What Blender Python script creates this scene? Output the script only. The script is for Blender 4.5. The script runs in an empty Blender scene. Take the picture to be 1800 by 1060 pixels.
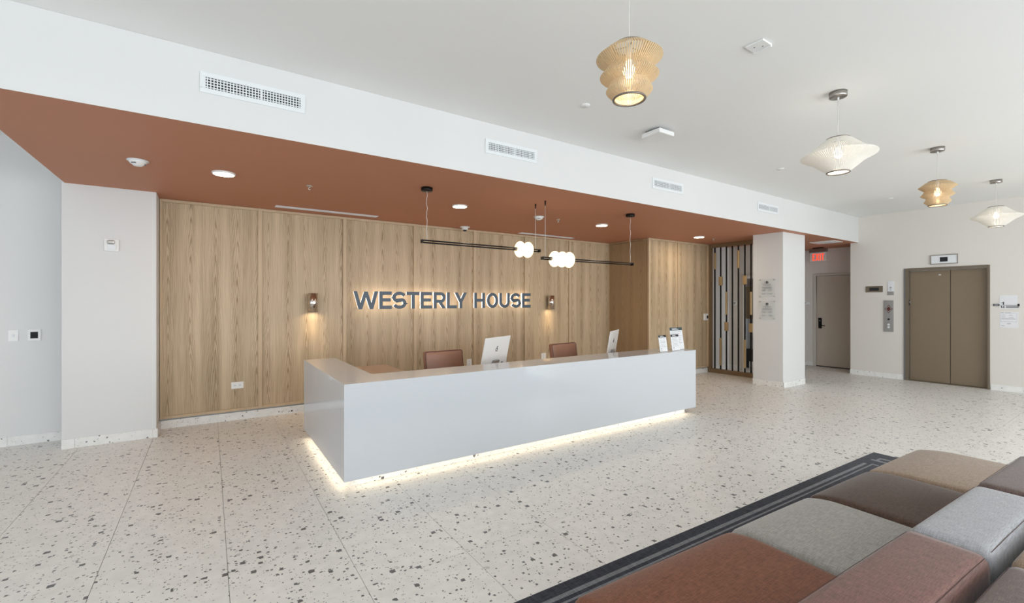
import bpy, bmesh, math, random
from mathutils import Vector, Matrix
random.seed(7)
sc = bpy.context.scene
COL = sc.collection
PI = math.pi

# ------------------------------------------------------------------ camera
H = 1.52; FPX = 794.0
AX = math.atan2(1185, 794)                      # angle from view direction to the +X axis of the room
cd = bpy.data.cameras.new('camera'); cam = bpy.data.objects.new('camera', cd); COL.objects.link(cam)
cam.location = (0, 0, H); cam.rotation_euler = (PI/2, 0, -(PI/2 - AX))
cd.sensor_width = 36; cd.lens = 36*FPX/1800; cd.clip_start = 0.02; cd.clip_end = 100
sc.camera = cam

# ------------------------------------------------------------------ world, big lights, exposure
w = bpy.data.worlds.new('sky'); sc.world = w; w.use_nodes = True
bg = w.node_tree.nodes['Background']; bg.inputs[0].default_value = (0.80, 0.90, 1.0, 1); bg.inputs[1].default_value = 1.6
sc.view_settings.view_transform = 'Standard'; sc.view_settings.look = 'None'
sc.view_settings.exposure = 0.1; sc.view_settings.gamma = 1; sc.view_settings.use_curve_mapping = False

def area(name, loc, rot, sx, sy, power, col=(1, 1, 1), spread=PI, shape='RECTANGLE'):
    l = bpy.data.lights.new(name, 'AREA'); l.shape = shape; l.size = sx
    if shape in ('RECTANGLE', 'ELLIPSE'): l.size_y = sy
    l.energy = power; l.color = col; l.spread = spread
    o = bpy.data.objects.new(name, l); COL.objects.link(o); o.location = loc; o.rotation_euler = rot
    return o
DAY = (0.90, 0.96, 1.0)
# daylight arriving through the south window wall and the west windows (both behind / beside the camera), plus an added upward fill
WIN_S = [(-3.6, -1.4), (-0.9, 1.3), (1.8, 4.0), (4.5, 6.7), (7.2, 9.4)]
for (a, b), pw in zip(WIN_S, (38, 48, 62, 72, 80)):
    area('daylight_south', ((a+b)/2, -4.35, 1.65), (PI/2, 0, 0), b-a, 2.7, pw, DAY)
    area('added_ceiling_fill', ((a+b)/2, -4.35, .9), (PI/2+.7, 0, 0), b-a, 1.2, pw*.42, (1, .985, .96))  # added fill aimed up to brighten the ceiling, like bounce off sunny ground
WIN_W = [(-3.6, -1.2), (-0.6, 1.8), (2.4, 4.8)]
for a, b in WIN_W:
    area('daylight_west', (-4.85, (a+b)/2, 1.65), (PI/2, 0, -PI/2), b-a, 2.7, 11, DAY)
    area('added_ceiling_fill', (-4.85, (a+b)/2, .9), (PI/2+.7, 0, -PI/2), b-a, 1.2, 9, (1, .985, .96))  # same added upward fill along the west side

# ------------------------------------------------------------------ helpers
ORG = {}
def ray(u, v):
    c, s = math.sin(AX), math.cos(AX)
    a = (u-900)/FPX; b = (530-v)/FPX
    return Vector((s + a*c, c - a*s, b))
def atX(u, v, X):
    r = ray(u, v); t = X/r.x; return Vector((X, r.y*t, H + r.z*t))
def atY(u, v, Y):
    r = ray(u, v); t = Y/r.y; return Vector((r.x*t, Y, H + r.z*t))
def atZ(u, v, Z):
    r = ray(u, v); t = (Z-H)/r.z; return Vector((r.x*t, r.y*t, Z))

def empty(name, loc, label=None, cat=None, group=None, kind=None):
    o = bpy.data.objects.new(name, None); COL.objects.link(o); o.location = loc; o.empty_display_size = .1
    ORG[o.name] = Vector(loc)
    return tag(o, label, cat, group, kind)
def tag(o, label=None, cat=None, group=None, kind=None):
    if label: o['label'] = label
    if cat: o['category'] = cat
    if group: o['group'] = group
    if kind: o['kind'] = kind
    return o

class MB:
    """collects shapes in world coordinates; build() links them as one mesh object"""
    def __init__(s): s.v = []; s.f = []; s.m = []; s.sm = []
    def add(s, vs, fs, mi=0, smooth=False):
        n = len(s.v); s.v += [tuple(p) for p in vs]
        for f in fs: s.f.append([i+n for i in f]); s.m.append(mi); s.sm.append(smooth)
        return s
    def box(s, x0, x1, y0, y1, z0, z1, mi=0):
        x0, x1 = sorted((x0, x1)); y0, y1 = sorted((y0, y1)); z0, z1 = sorted((z0, z1))
        return s.add([(x0,y0,z0),(x1,y0,z0),(x1,y1,z0),(x0,y1,z0),(x0,y0,z1),(x1,y0,z1),(x1,y1,z1),(x0,y1,z1)],
                     [(0,3,2,1),(4,5,6,7),(0,1,5,4),(1,2,6,5),(2,3,7,6),(3,0,4,7)], mi)
    def obox(s, c, ax, ay, az, mi=0):
        c = Vector(c); ax = Vector(ax); ay = Vector(ay); az = Vector(az)
        P = [c+sx*ax+sy*ay+sz*az for sz in (-1, 1) for sx, sy in ((-1,-1),(1,-1),(1,1),(-1,1))]
        return s.add(P, [(0,3,2,1),(4,5,6,7),(0,1,5,4),(1,2,6,5),(2,3,7,6),(3,0,4,7)], mi)
    def tube(s, p, q, r, n=10, mi=0, r2=None, cap=True):
        p = Vector(p); q = Vector(q); d = (q-p).normalized()
        a = d.orthogonal().normalized(); b = d.cross(a); r2 = r if r2 is None else r2
        vs = [p + r*(math.cos(2*PI*i/n)*a + math.sin(2*PI*i/n)*b) for i in range(n)]
        vs += [q + r2*(math.cos(2*PI*i/n)*a + math.sin(2*PI*i/n)*b) for i in range(n)]
        s.add(vs, [(i, (i+1) % n, n+(i+1) % n, n+i) for i in range(n)], mi, True)
        if cap: s.add(vs, [tuple(reversed(range(n))), tuple(range(n, 2*n))], mi)
        return s
    def path(s, pts, r, n=8, mi=0, closed=False):
        pts = [Vector(p) for p in pts]; N = len(pts); rings = []; prev = None
        for i, p in enumerate(pts):
            if closed: d = (pts[(i+1) % N]-pts[i-1]).normalized()
            else: d = (pts[min(i+1, N-1)]-pts[max(i-1, 0)]).normalized()
            a = (prev - d*prev.dot(d)).normalized() if prev is not None and (prev - d*prev.dot(d)).length > 1e-6 else d.orthogonal().normalized()
            prev = a; b = d.cross(a)
            rings.append([p + r*(math.cos(2*PI*k/n)*a + math.sin(2*PI*k/n)*b) for k in range(n)])
        vs = [q for rg in rings for q in rg]; fs = []
        for i in range(N if closed else N-1):
            j = (i+1) % N
            for k in range(n): fs.append((i*n+k, i*n+(k+1) % n, j*n+(k+1) % n, j*n+k))
        if not closed: fs += [tuple(reversed(range(n))), tuple(range((N-1)*n, N*n))]
        return s.add(vs, fs, mi, True)
    def lathe(s, prof, c, n=40, mi=0, axis='z', smooth=True, caps=True):
        c = Vector(c); vs = []
        for r, h in prof:
            for i in range(n):
                t = 2*PI*i/n; x, y = r*math.cos(t), r*math.sin(t)
                vs.append(c + (Vector((x, y, h)) if axis == 'z' else Vector((h, x, y)) if axis == 'x' else Vector((x, h, y))))
        m = len(prof); fs = [(k*n+i, k*n+(i+1) % n, (k+1)*n+(i+1) % n, (k+1)*n+i) for k in range(m-1) for i in range(n)]
        s.add(vs, fs, mi, smooth)
        if not caps: return s
        if prof[0][0] > 1e-5: s.add(vs[:n], [tuple(reversed(range(n)))], mi)
        if prof[-1][0] > 1e-5: s.add(vs[-n:], [tuple(range(n))], mi)
        return s
    def build(s, name, mat, parent=None, loc=None, bevel=0, seg=2):
        me = bpy.data.meshes.new(name)
        org = ORG[parent.name] if parent is not None else (Vector(loc) if loc is not None else Vector((0, 0, 0)))
        me.from_pydata([tuple(Vector(p)-org) for p in s.v], [], s.f)
        for i, p in enumerate(me.polygons): p.material_index = s.m[i]; p.use_smooth = s.sm[i]
        for mm in (mat if isinstance(mat, (list, tuple)) else [mat]): me.materials.append(mm)
        bm = bmesh.new(); bm.from_mesh(me)
        bmesh.ops.remove_doubles(bm, verts=bm.verts, dist=1e-6)
        bmesh.ops.recalc_face_normals(bm, faces=bm.faces)
        if bevel:
            es = [e for e in bm.edges if len(e.link_faces) == 2 and e.calc_face_angle(0) > 0.6]
            bmesh.ops.bevel(bm, geom=es, offset=bevel, segments=seg, affect='EDGES', profile=.6)
        bm.to_mesh(me); bm.free()
        o = bpy.data.objects.new(name, me); COL.objects.link(o)
        if parent is not None: o.parent = parent; ORG[o.name] = org
        elif loc is not None: o.location = loc; ORG[o.name] = org
        else: ORG[o.name] = Vector((0, 0, 0))
        return o
def copy_tree(o, parent=None):
    c = o.copy(); COL.objects.link(c); c.parent = parent; ORG[c.name] = ORG.get(o.name, Vector((0, 0, 0)))
    for ch in [x for x in list(o.children)]: copy_tree(ch, c)
    return c

# rounded cushion block: gridded cube pulled to a rounded box with a crown on top
def cushion(x0, x1, y0, y1, z0, z1, r, crown=0.0, n=14, side=0.0, wob=0.0, seed=0, front=0.0):
    mb = MB(); c = Vector(((x0+x1)/2, (y0+y1)/2, (z0+z1)/2)); h = Vector(((x1-x0)/2, (y1-y0)/2, (z1-z0)/2))
    rnd = random.Random(seed); ph = [rnd.uniform(0, 6) for _ in range(4)]
    ts = [-1 + 2*i/n for i in range(n+1)]
    # concentrate grid lines in the rounded margins
    def warp(t): return math.sin(t*PI/2)*.45 + t*.55
    ts = [warp(t) for t in ts]
    def put(p):
        q = Vector((p[0]*h.x, p[1]*h.y, p[2]*h.z)); inner = Vector([max(-(h[i]-r), min(h[i]-r, q[i])) for i in range(3)])
        d = q-inner; q2 = inner + (d.normalized()*r if d.length > 1e-9 else d)
        bx = (1-p[0]**2); by = (1-p[1]**2); bz = (1-p[2]**2)
        if p[2] > 0: q2.z += crown*p[2]*(bx**.35)*(by**.6) - front*p[2]*max(0, (p[1]-.45)/.55)**2.2
        q2.y += side*p[1]*bx*bz; q2.x += side*.5*p[0]*by*bz
        q2 += Vector((0, 0, wob*math.sin(q2.x*23+ph[0])*math.sin(q2.y*19+ph[1])))
        return c+q2
    for ax in range(3):
        for sg in (-1, 1):
            vs = []
            for a in ts:
                for b in ts:
                    p = [0, 0, 0]; p[ax] = sg; p[(ax+1) % 3] = a; p[(ax+2) % 3] = b; vs.append(put(p))
            m = n+1; fs = []
            for i in range(n):
                for j in range(n):
                    q = (i*m+j, (i+1)*m+j, (i+1)*m+j+1, i*m+j+1); fs.append(q if sg > 0 else tuple(reversed(q)))
            mb.add(vs, fs, 0, True)
    return mb

# ------------------------------------------------------------------ materials
def lin(c):
    return tuple(((x/255)/12.92 if x/255 <= .04045 else ((x/255+.055)/1.055)**2.4) for x in c) + (1,)
def M(name, rgb, rough=.5, metal=0, spec=.5, bump=0, scale=200, var=0, vs=6, emis=None, es=0, coat=0, aniso=None, trans=0, alpha=1, stretch=(1, 1, 1)):
    m = bpy.data.materials.new(name); m.use_nodes = True; nt = m.node_tree; N = nt.nodes; L = nt.links; b = N['Principled BSDF']
    b.inputs['Base Color'].default_value = lin(rgb); b.inputs['Roughness'].default_value = rough; b.inputs['Metallic'].default_value = metal
    b.inputs['Specular IOR Level'].default_value = spec; b.inputs['Coat Weight'].default_value = coat
    b.inputs['Transmission Weight'].default_value = trans; b.inputs['Alpha'].default_value = alpha
    if emis: b.inputs['Emission Color'].default_value = lin(emis); b.inputs['Emission Strength'].default_value = es
    tc = N.new('ShaderNodeTexCoord'); mp = N.new('ShaderNodeMapping'); mp.inputs['Scale'].default_value = stretch; L.new(tc.outputs['Object'], mp.inputs[0])
    nz = N.new('ShaderNodeTexNoise'); nz.inputs['Scale'].default_value = vs; nz.inputs['Detail'].default_value = 4; L.new(mp.outputs[0], nz.inputs[0])
    mr = N.new('ShaderNodeMapRange'); mr.inputs[3].default_value = 1-var; mr.inputs[4].default_value = 1+var; L.new(nz.outputs[0], mr.inputs[0])
    mx = N.new('ShaderNodeVectorMath'); mx.operation = 'SCALE'; mx.inputs[0].default_value = lin(rgb)[:3]; L.new(mr.outputs[0], mx.inputs['Scale'])
    L.new(mx.outputs[0], b.inputs['Base Color'])
    if bump:
        n2 = N.new('ShaderNodeTexNoise'); n2.inputs['Scale'].default_value = scale; n2.inputs['Detail'].default_value = 3; L.new(mp.outputs[0], n2.inputs[0])
        bp = N.new('ShaderNodeBump'); bp.inputs['Strength'].default_value = bump; bp.inputs['Distance'].default_value = .002; L.new(n2.outputs[0], bp.inputs['Height']); L.new(bp.outputs[0], b.inputs['Normal'])
    return m

def terrazzo(name, base=(232, 229, 224), size=1.0, rough=.38, dens=1.0):
    m = bpy.data.materials.new(name); m.use_nodes = True; nt = m.node_tree; N = nt.nodes; L = nt.links; b = N['Principled BSDF']
    tc = N.new('ShaderNodeTexCoord'); oi = N.new('ShaderNodeObjectInfo')
    off = N.new('ShaderNodeVectorMath'); off.operation = 'SCALE'; off.inputs[0].default_value = (37, 23, 11); L.new(oi.outputs['Random'], off.inputs['Scale'])
    ad = N.new('ShaderNodeVectorMath'); ad.operation = 'ADD'; L.new(tc.outputs['Object'], ad.inputs[0]); L.new(off.outputs[0], ad.inputs[1])
    nz = N.new('ShaderNodeTexNoise'); nz.inputs['Scale'].default_value = 70; nz.inputs['Detail'].default_value = 2; L.new(ad.outputs[0], nz.inputs[0])
    sb = N.new('ShaderNodeVectorMath'); sb.operation = 'SUBTRACT'; L.new(nz.outputs['Color'], sb.inputs[0]); sb.inputs[1].default_value = (.5, .5, .5)
    s2 = N.new('ShaderNodeVectorMath'); s2.operation = 'SCALE'; L.new(sb.outputs[0], s2.inputs[0]); s2.inputs['Scale'].default_value = .016
    a2 = N.new('ShaderNodeVectorMath'); a2.operation = 'ADD'; L.new(ad.outputs[0], a2.inputs[0]); L.new(s2.outputs[0], a2.inputs[1])
    # faint mottling of the matrix
    mo = N.new('ShaderNodeTexNoise'); mo.inputs['Scale'].default_value = 14; mo.inputs['Detail'].default_value = 6; L.new(ad.outputs[0], mo.inputs[0])
    cr = N.new('ShaderNodeValToRGB'); cr.color_ramp.elements[0].position = .3; cr.color_ramp.elements[0].color = lin([x*.955 for x in base]); cr.color_ramp.elements[1].position = .7; cr.color_ramp.elements[1].color = lin(base)
    L.new(mo.outputs[0], cr.inputs[0]); prev = cr.outputs[0]
    for scale, keep, r0, col, metric in ((26, .05, .36, (196, 193, 188), 'EUCLIDEAN'), (22, .12, .33, (98, 97, 97), 'CHEBYCHEV'), (48, .17, .34, (104, 103, 103), 'CHEBYCHEV'), (95, .17, .36, (118, 116, 114), 'EUCLIDEAN')):
        v = N.new('ShaderNodeTexVoronoi'); v.inputs['Scale'].default_value = scale/size; v.distance = metric; L.new(a2.outputs[0], v.inputs['Vector'])
        sp = N.new('ShaderNodeSeparateColor'); L.new(v.outputs['Color'], sp.inputs[0])
        k = N.new('ShaderNodeMath'); k.operation = 'LESS_THAN'; L.new(sp.outputs[0], k.inputs[0]); k.inputs[1].default_value = keep*dens
        rr = N.new('ShaderNodeMath'); rr.operation = 'MULTIPLY_ADD'; L.new(sp.outputs[1], rr.inputs[0]); rr.inputs[1].default_value = r0*.75; rr.inputs[2].default_value = r0*.35
        d = N.new('ShaderNodeMath'); d.operation = 'LESS_THAN'; L.new(v.outputs['Distance'], d.inputs[0]); L.new(rr.outputs[0], d.inputs[1])
        kk = N.new('ShaderNodeMath'); kk.operation = 'MULTIPLY'; L.new(k.outputs[0], kk.inputs[0]); L.new(d.outputs[0], kk.inputs[1])
        mx = N.new('ShaderNodeMix'); mx.data_type = 'RGBA'; L.new(kk.outputs[0], mx.inputs[0]); L.new(prev, mx.inputs[6]); mx.inputs[7].default_value = lin(col); prev = mx.outputs[2]
    L.new(prev, b.inputs['Base Color']); b.inputs['Roughness'].default_value = rough; b.inputs['Specular IOR Level'].default_value = .4
    return m

def oak(name, c0=(146, 123, 93), c1=(208, 187, 157), leaf=.235, axis=0):
    """flame-cut oak veneer, grain along z, leaves book-matched every `leaf` metres"""
    m = bpy.data.materials.new(name); m.use_nodes = True; nt = m.node_tree; N = nt.nodes; L = nt.links; b = N['Principled BSDF']
    def mt(op, a, bb=None, c=None):
        n = N.new('ShaderNodeMath'); n.operation = op
        for i, q in enumerate((a, bb, c)):
            if q is None: continue
            if isinstance(q, (int, float)): n.inputs[i].default_value = q
            else: L.new(q, n.inputs[i])
        return n.outputs[0]
    tc = N.new('ShaderNodeTexCoord'); oi = N.new('ShaderNodeObjectInfo'); sp = N.new('ShaderNodeSeparateXYZ'); L.new(tc.outputs['Object'], sp.inputs[0])
    x = sp.outputs[axis]; z = sp.outputs[2]
    def noise(sx, sz, sc_, det=3, seed=0.0):
        cb = N.new('ShaderNodeCombineXYZ'); L.new(mt('MULTIPLY', x, sx), cb.inputs[0]); L.new(mt('MULTIPLY_ADD', oi.outputs['Random'], 40.0, seed), cb.inputs[1]); L.new(mt('MULTIPLY', z, sz), cb.inputs[2])
        n = N.new('ShaderNodeTexNoise'); n.inputs['Scale'].default_value = sc_; n.inputs['Detail'].default_value = det; L.new(cb.outputs[0], n.inputs[0]); return n.outputs[0]
    wob = noise(6, .5, 1.0, 2, 3)
    xs = mt('MULTIPLY_ADD', wob, .10, x)
    u = mt('PINGPONG', mt('ADD', xs, 10*leaf), leaf/2)                  # distance from the leaf's centre line
    uu = mt('SUBTRACT', leaf/2, u)
    par = mt('SQRT', mt('MULTIPLY_ADD', mt('MULTIPLY', uu, uu), 1.0, .00010))
    jit = noise(40, 5, 1.0, 3, 9)
    ph = mt('MULTIPLY_ADD', z, 26.0, mt('MULTIPLY', par, 430.0))
    ph = mt('MULTIPLY_ADD', jit, 9.0, ph)
    band = mt('MULTIPLY_ADD', mt('SINE', ph), .5, .5)
    band = mt('POWER', band, 2.5)
    fade = mt('MAXIMUM', mt('MULTIPLY_ADD', uu, -10.0, 1.0), .12)          # strong in the heart, plain at the edges
    band = mt('MULTIPLY', band, fade)
    fine = noise(260, 3.0, 1.0, 2, 17)
    broad = noise(9, .35, 1.0, 2, 29)
    f = mt('MULTIPLY_ADD', band, -.5, .60); f = mt('MULTIPLY_ADD', mt('SUBTRACT', fine, .5), .9, f); f = mt('MULTIPLY_ADD', mt('SUBTRACT', broad, .5), .9, f)
    cr = N.new('ShaderNodeValToRGB'); cr.color_ramp.elements[0].position = .05; cr.color_ramp.elements[0].color = lin(c0); cr.color_ramp.elements[1].position = .85; cr.color_ramp.elements[1].color = lin(c1)
    L.new(f, cr.inputs[0]); L.new(cr.outputs[0], b.inputs['Base Color'])
    b.inputs['Roughness'].default_value = .42; b.inputs['Specular IOR Level'].default_value = .35
    bp = N.new('ShaderNodeBump'); bp.inputs['Strength'].default_value = .12; bp.inputs['Distance'].default_value = .001; L.new(f, bp.inputs['Height']); L.new(bp.outputs[0], b.inputs['Normal'])
    return m

def fabric(name, c0, c1, rough=.85, sheen=.25, sc_=1.0, ax=(1, 1, 1)):
    m = bpy.data.materials.new(name); m.use_nodes = True; nt = m.node_tree; N = nt.nodes; L = nt.links; b = N['Principled BSDF']
    tc = N.new('ShaderNodeTexCoord')
    outs = []
    for s in ((900, 60, 900), (60, 900, 60)):
        mp = N.new('ShaderNodeMapping'); mp.inputs['Scale'].default_value = [q*sc_*.5 for q in s]; L.new(tc.outputs['Object'], mp.inputs[0])
        n = N.new('ShaderNodeTexNoise'); n.inputs['Scale'].default_value = 1; n.inputs['Detail'].default_value = 2; L.new(mp.outputs[0], n.inputs[0]); outs.append(n.outputs[0])
    ad = N.new('ShaderNodeMath'); ad.operation = 'ADD'; L.new(outs[0], ad.inputs[0]); L.new(outs[1], ad.inputs[1])
    cr = N.new('ShaderNodeValToRGB'); cr.color_ramp.elements[0].position = .36; cr.color_ramp.elements[0].color = lin(c0); cr.color_ramp.elements[1].position = .64; cr.color_ramp.elements[1].color = lin(c1)
    hf = N.new('ShaderNodeMath'); hf.operation = 'MULTIPLY'; L.new(ad.outputs[0], hf.inputs[0]); hf.inputs[1].default_value = .5
    L.new(hf.outputs[0], cr.inputs[0]); L.new(cr.outputs[0], b.inputs['Base Color'])
    b.inputs['Roughness'].default_value = rough; b.inputs['Sheen Weight'].default_value = sheen; b.inputs['Sheen Roughness'].default_value = .4; b.inputs['Specular IOR Level'].default_value = .3
    bp = N.new('ShaderNodeBump'); bp.inputs['Strength'].default_value = .25; bp.inputs['Distance'].default_value = .001; L.new(hf.outputs[0], bp.inputs['Height']); L.new(bp.outputs[0], b.inputs['Normal'])
    return m

def glassy(name, col=(235, 240, 240), mixf=.12):
    m = bpy.data.materials.new(name); m.use_nodes = True; nt = m.node_tree; N = nt.nodes; L = nt.links
    b = N['Principled BSDF']; b.inputs['Base Color'].default_value = lin(col); b.inputs['Roughness'].default_value = .08
    t = N.new('ShaderNodeBsdfTransparent'); mx = N.new('ShaderNodeMixShader'); mx.inputs[0].default_value = mixf
    L.new(t.outputs[0], mx.inputs[1]); L.new(b.outputs[0], mx.inputs[2]); L.new(mx.outputs[0], N['Material Output'].inputs[0]); return m

m_wall = M('wall_paint', (220, 220, 219), .65, bump=.05, scale=160, var=.008, vs=2)
m_wallg = M('wall_paint_warm', (222, 217, 210), .7, bump=.05, scale=160, var=.01, vs=2)
m_ceil = M('ceiling_paint', (240, 240, 238), .8, bump=.05, scale=160, var=.006, vs=1.5)
m_soff = M('terracotta_paint', (192, 134, 106), .6, spec=.3, bump=.04, scale=160, var=.02, vs=1.5)
m_floor = terrazzo('terrazzo_floor')
m_skirt = terrazzo('terrazzo_skirting', (238, 237, 234), 1.0, .5, .35)
m_grout = M('grout', (150, 147, 142), .9)
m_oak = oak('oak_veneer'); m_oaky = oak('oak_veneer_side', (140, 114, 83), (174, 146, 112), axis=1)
m_oaks = oak('oak_batten', (176, 152, 122), (206, 184, 154), .9)
m_oakd = M('oak_frame', (128, 104, 76), .5, var=.08, vs=8, stretch=(20, 20, 1))
m_quartz = M('white_quartz', (202, 205, 209), .07, spec=.5, var=.012, vs=60)
m_work = M('desk_laminate', (182, 154, 130), .45, var=.05, vs=8, stretch=(1, 20, 1)); m_sconce = M('sconce_metal', (214, 207, 199), .2, metal=1)
m_black = M('black_metal', (28, 26, 25), .35, metal=.6)
m_brass = M('brushed_brass', (196, 176, 140), .3, metal=1, var=.05, vs=3, stretch=(40, 40, 1))
m_nick = M('brushed_nickel', (168, 163, 158), .28, metal=1, var=.05, vs=5, stretch=(30, 30, 1))
m_chrome = M('chrome', (210, 205, 200), .1, metal=1)
m_steel = M('stainless', (170, 169, 168), .35, metal=.8, var=.04, vs=5, stretch=(1, 30, 1))
m_white = M('white_plastic', (236, 236, 234), .35)
m_offw = M('white_enamel', (228, 231, 233), .4)
m_dark = M('dark_void', (30, 31, 34), .8)
m_greyd = M('duct_grey', (110, 112, 118), .7)
m_letter = M('slate_letter_face', (66, 82, 98), .4)
m_door = M('door_paint', (196, 185, 171), .5, var=.01)
m_frame = M('door_frame_paint', (205, 200, 190), .5)
m_elev = M('elevator_bronze', (132, 117, 97), .45, metal=.25, var=.03, vs=4)
m_elevf = M('elevator_frame', (118, 107, 92), .45, metal=.25, var=.03, vs=4)
m_cord = M('clear_cord', (214, 212, 206), .4)
m_leather = M('brown_leather', (158, 114, 92), .42, bump=.2, scale=260, var=.04, vs=7)
m_paper = M('paper', (228, 228, 230), .6)
m_ink = M('ink_grey', (160, 160, 163), .7)
m_inkd = M('ink_dark', (34, 33, 36), .6)
m_teal = M('header_teal', (44, 66, 70), .5)
m_pink = M('header_pink_line', (208, 176, 168), .6)
m_green = M('succulent_green', (52, 110, 66), .5, var=.1)
m_pot = M('pot_ceramic', (200, 198, 192), .4)
m_lens = M('downlight_lens', (255, 250, 240), .4, emis=(255, 240, 215), es=6)
m_globe = M('opal_glass_globe', (40, 39, 36), .25, emis=(255, 237, 192), es=1.85)
m_bulb = M('bulb', (255, 250, 240), .3, emis=(255, 232, 190), es=3.5)
m_halo = M('halo_acrylic', (250, 246, 240), .4, emis=(255, 241, 226), es=1.5)
m_led = M('led_strip', (255, 240, 210), .4, emis=(255, 222, 170), es=1.2)
m_exit = M('exit_red', (220, 60, 40), .4, emis=(255, 66, 38), es=1.3)
m_acry = glassy('clear_acrylic', mixf=.25); m_pane = glassy('window_glass', mixf=.06)
m_gold = M('gold_fibre', (212, 188, 150), .6, var=.05, vs=30)
m_whf = M('white_fibre', (240, 237, 230), .6)
m_ring = M('shade_ring_steel', (130, 122, 114), .35, metal=.7)
m_redem = M('emblem_dark_red', (96, 42, 36), .5)
f_terra = fabric('fabric_terracotta', (98, 60, 44), (144, 94, 70), rough=.62, sheen=.12)
f_terra_sheen = fabric('fabric_terracotta_painted_sheen', (88, 56, 48), (134, 94, 84), rough=.5, sheen=.25)  # seat terracotta with the purplish reflected sheen mixed into its colour
f_grey = fabric('fabric_warm_grey', (136, 132, 127), (176, 173, 168))
f_greyb = fabric('fabric_cool_grey', (138, 138, 140), (178, 178, 182), rough=.7)
f_brown = fabric('fabric_dark_brown', (62, 47, 40), (98, 78, 66))
f_brown_sheen = fabric('fabric_dark_brown_painted_sheen', (70, 54, 50), (112, 92, 86), rough=.6, sheen=.3)  # same brown as the seat, purplish skylight sheen put into the colour
f_tan = fabric('fabric_tan', (124, 105, 88), (164, 142, 122))
m_seam = M('seam_thread', (84, 58, 54), .8)
m_sofab = M('sofa_base_black', (24, 23, 23), .7)
m_rugd = fabric('rug_charcoal', (32, 33, 40), (70, 72, 80), rough=.95, sheen=.1, sc_=.5)
m_rugl = fabric('rug_grey', (100, 101, 104), (136, 137, 140), rough=.95, sheen=.1, sc_=.5)
m_rugb = fabric('rug_blue_grey', (60, 66, 84), (96, 102, 120), rough=.95, sheen=.1, sc_=.5)

# ------------------------------------------------------------------ the room shell
ZC = 3.265; ZS = 2.745; YB = 3.79; YW = 6.80; XE = 11.2; XH = 11.9; XL = -1.24; YL = 6.885; YP = 6.437; YN = 5.75; XN = 7.02; XR = 9.04
def struct(name, mb, mat, **k): return tag(mb.build(name, mat, **k), kind='structure')
def part(name, mb, mat, parent, **k): return mb.build(name, mat, parent, **k)

floor = struct('floor', MB().box(-5, 12.2, -4.6, 7.1, -.10, -.012), m_grout)
TX, TY = .606, 1.19; X0 = .087; Y0 = 2.435; G = .0012
tile_me = None
for j in range(-2, 4):
    for i in range(-8, 20):
        x0, y0 = X0+i*TX, Y0+j*TY
        if x0 < -4.4 or x0 > 11.95: continue
        # keep only tiles the picture can show something of
        seen = False
        for px in (x0, x0+TX/2, x0+TX):
            for py in (y0, y0+TY/2, y0+TY):
                s_, c_ = math.cos(AX), math.sin(AX); fw = s_*px+c_*py; rt = c_*px-s_*py
                if fw > .3 and abs(rt/fw) < 1.3 and H/fw < .80: seen = True
        if not seen: continue
        if tile_me is None:
            t = MB().box(G, TX-G, G, TY-G, -.012, 0).build('tile', m_floor, floor, bevel=.0006, seg=1); tile_me = t.data
        else:
            t = bpy.data.objects.new('tile', tile_me); COL.objects.link(t); t.parent = floor
        t.location = (x0, y0, random.uniform(-.0002, .0002))
        if i == 0 and j == 0: pass
struct_rest = part('screed', MB().box(-5, 12.2, -4.6, Y0-2*TY, -.012, -.001), m_floor, floor)

struct('ceiling', MB().box(-5.1, XE+.1, -4.7, YB+.1, ZC, ZC+.12).box(-5.1, XL, YB, YL+.2, ZC, ZC+.12), m_ceil)
soff = struct('ceiling_soffit', MB().box(XL, XH+.1, YB+.0015, YW+.06, ZS, ZS+.05), m_soff)
struct('wall_bulkhead', MB().box(XL, XE, YB, YB+.0013, ZS, ZC-.001).box(XL, XE, YB+.0013, YB+.03, ZS+.051, ZC-.001).box(XL, XL+.03, YB+.03, YL, ZS+.051, ZC-.001), m_wall)
struct('wall_left_recess', MB().box(-5, XL+.02, YL, YL+.12, 0, ZC), m_wall)
struct('wall_left_pier', MB().box(-1.262, -.495, YP, YW+.12, 0, ZS), m_wall)
# rest of the room, behind the camera
ws = MB(); ws.box(-5, XE, -4.55, -4.42, 0, .3); ws.box(-5, XE, -4.55, -4.42, 3.0, ZC)
xs = [-5] + [q for ab in WIN_S for q in ab] + [XE]
for k in range(0, len(xs), 2): ws.box(xs[k], xs[k+1], -4.55, -4.42, .3, 3.0)
struct('wall_south', ws, m_wall)
n = 0
for a, b in WIN_S:
    n += 1; o = empty('window_%d' % n, ((a+b)/2, -4.48, .3), kind='structure')
    fr = MB(); fr.box(a, b, -4.52, -4.45, .3, .36).box(a, b, -4.52, -4.45, 2.94, 3.0).box(a, a+.05, -4.52, -4.45, .36, 2.94).box(b-.05, b, -4.52, -4.45, .36, 2.94).box((a+b)/2-.025, (a+b)/2+.025, -4.52, -4.45, .36, 2.94)
    part('window_frame', fr, m_black, o); part('pane', MB().box(a+.05, b-.05, -4.49, -4.482, .36, 2.94), m_pane, o)
ww = MB(); ww.box(-5.13, -5, -4.55, YL, 0, .3); ww.box(-5.13, -5, -4.55, YL, 3.0, ZC)
ys = [-4.55] + [q for ab in WIN_W for q in ab] + [YL]
for k in range(0, len(ys), 2): ww.box(-5.13, -5, ys[k], ys[k+1], .3, 3.0)
struct('wall_west', ww, m_wall)
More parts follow.
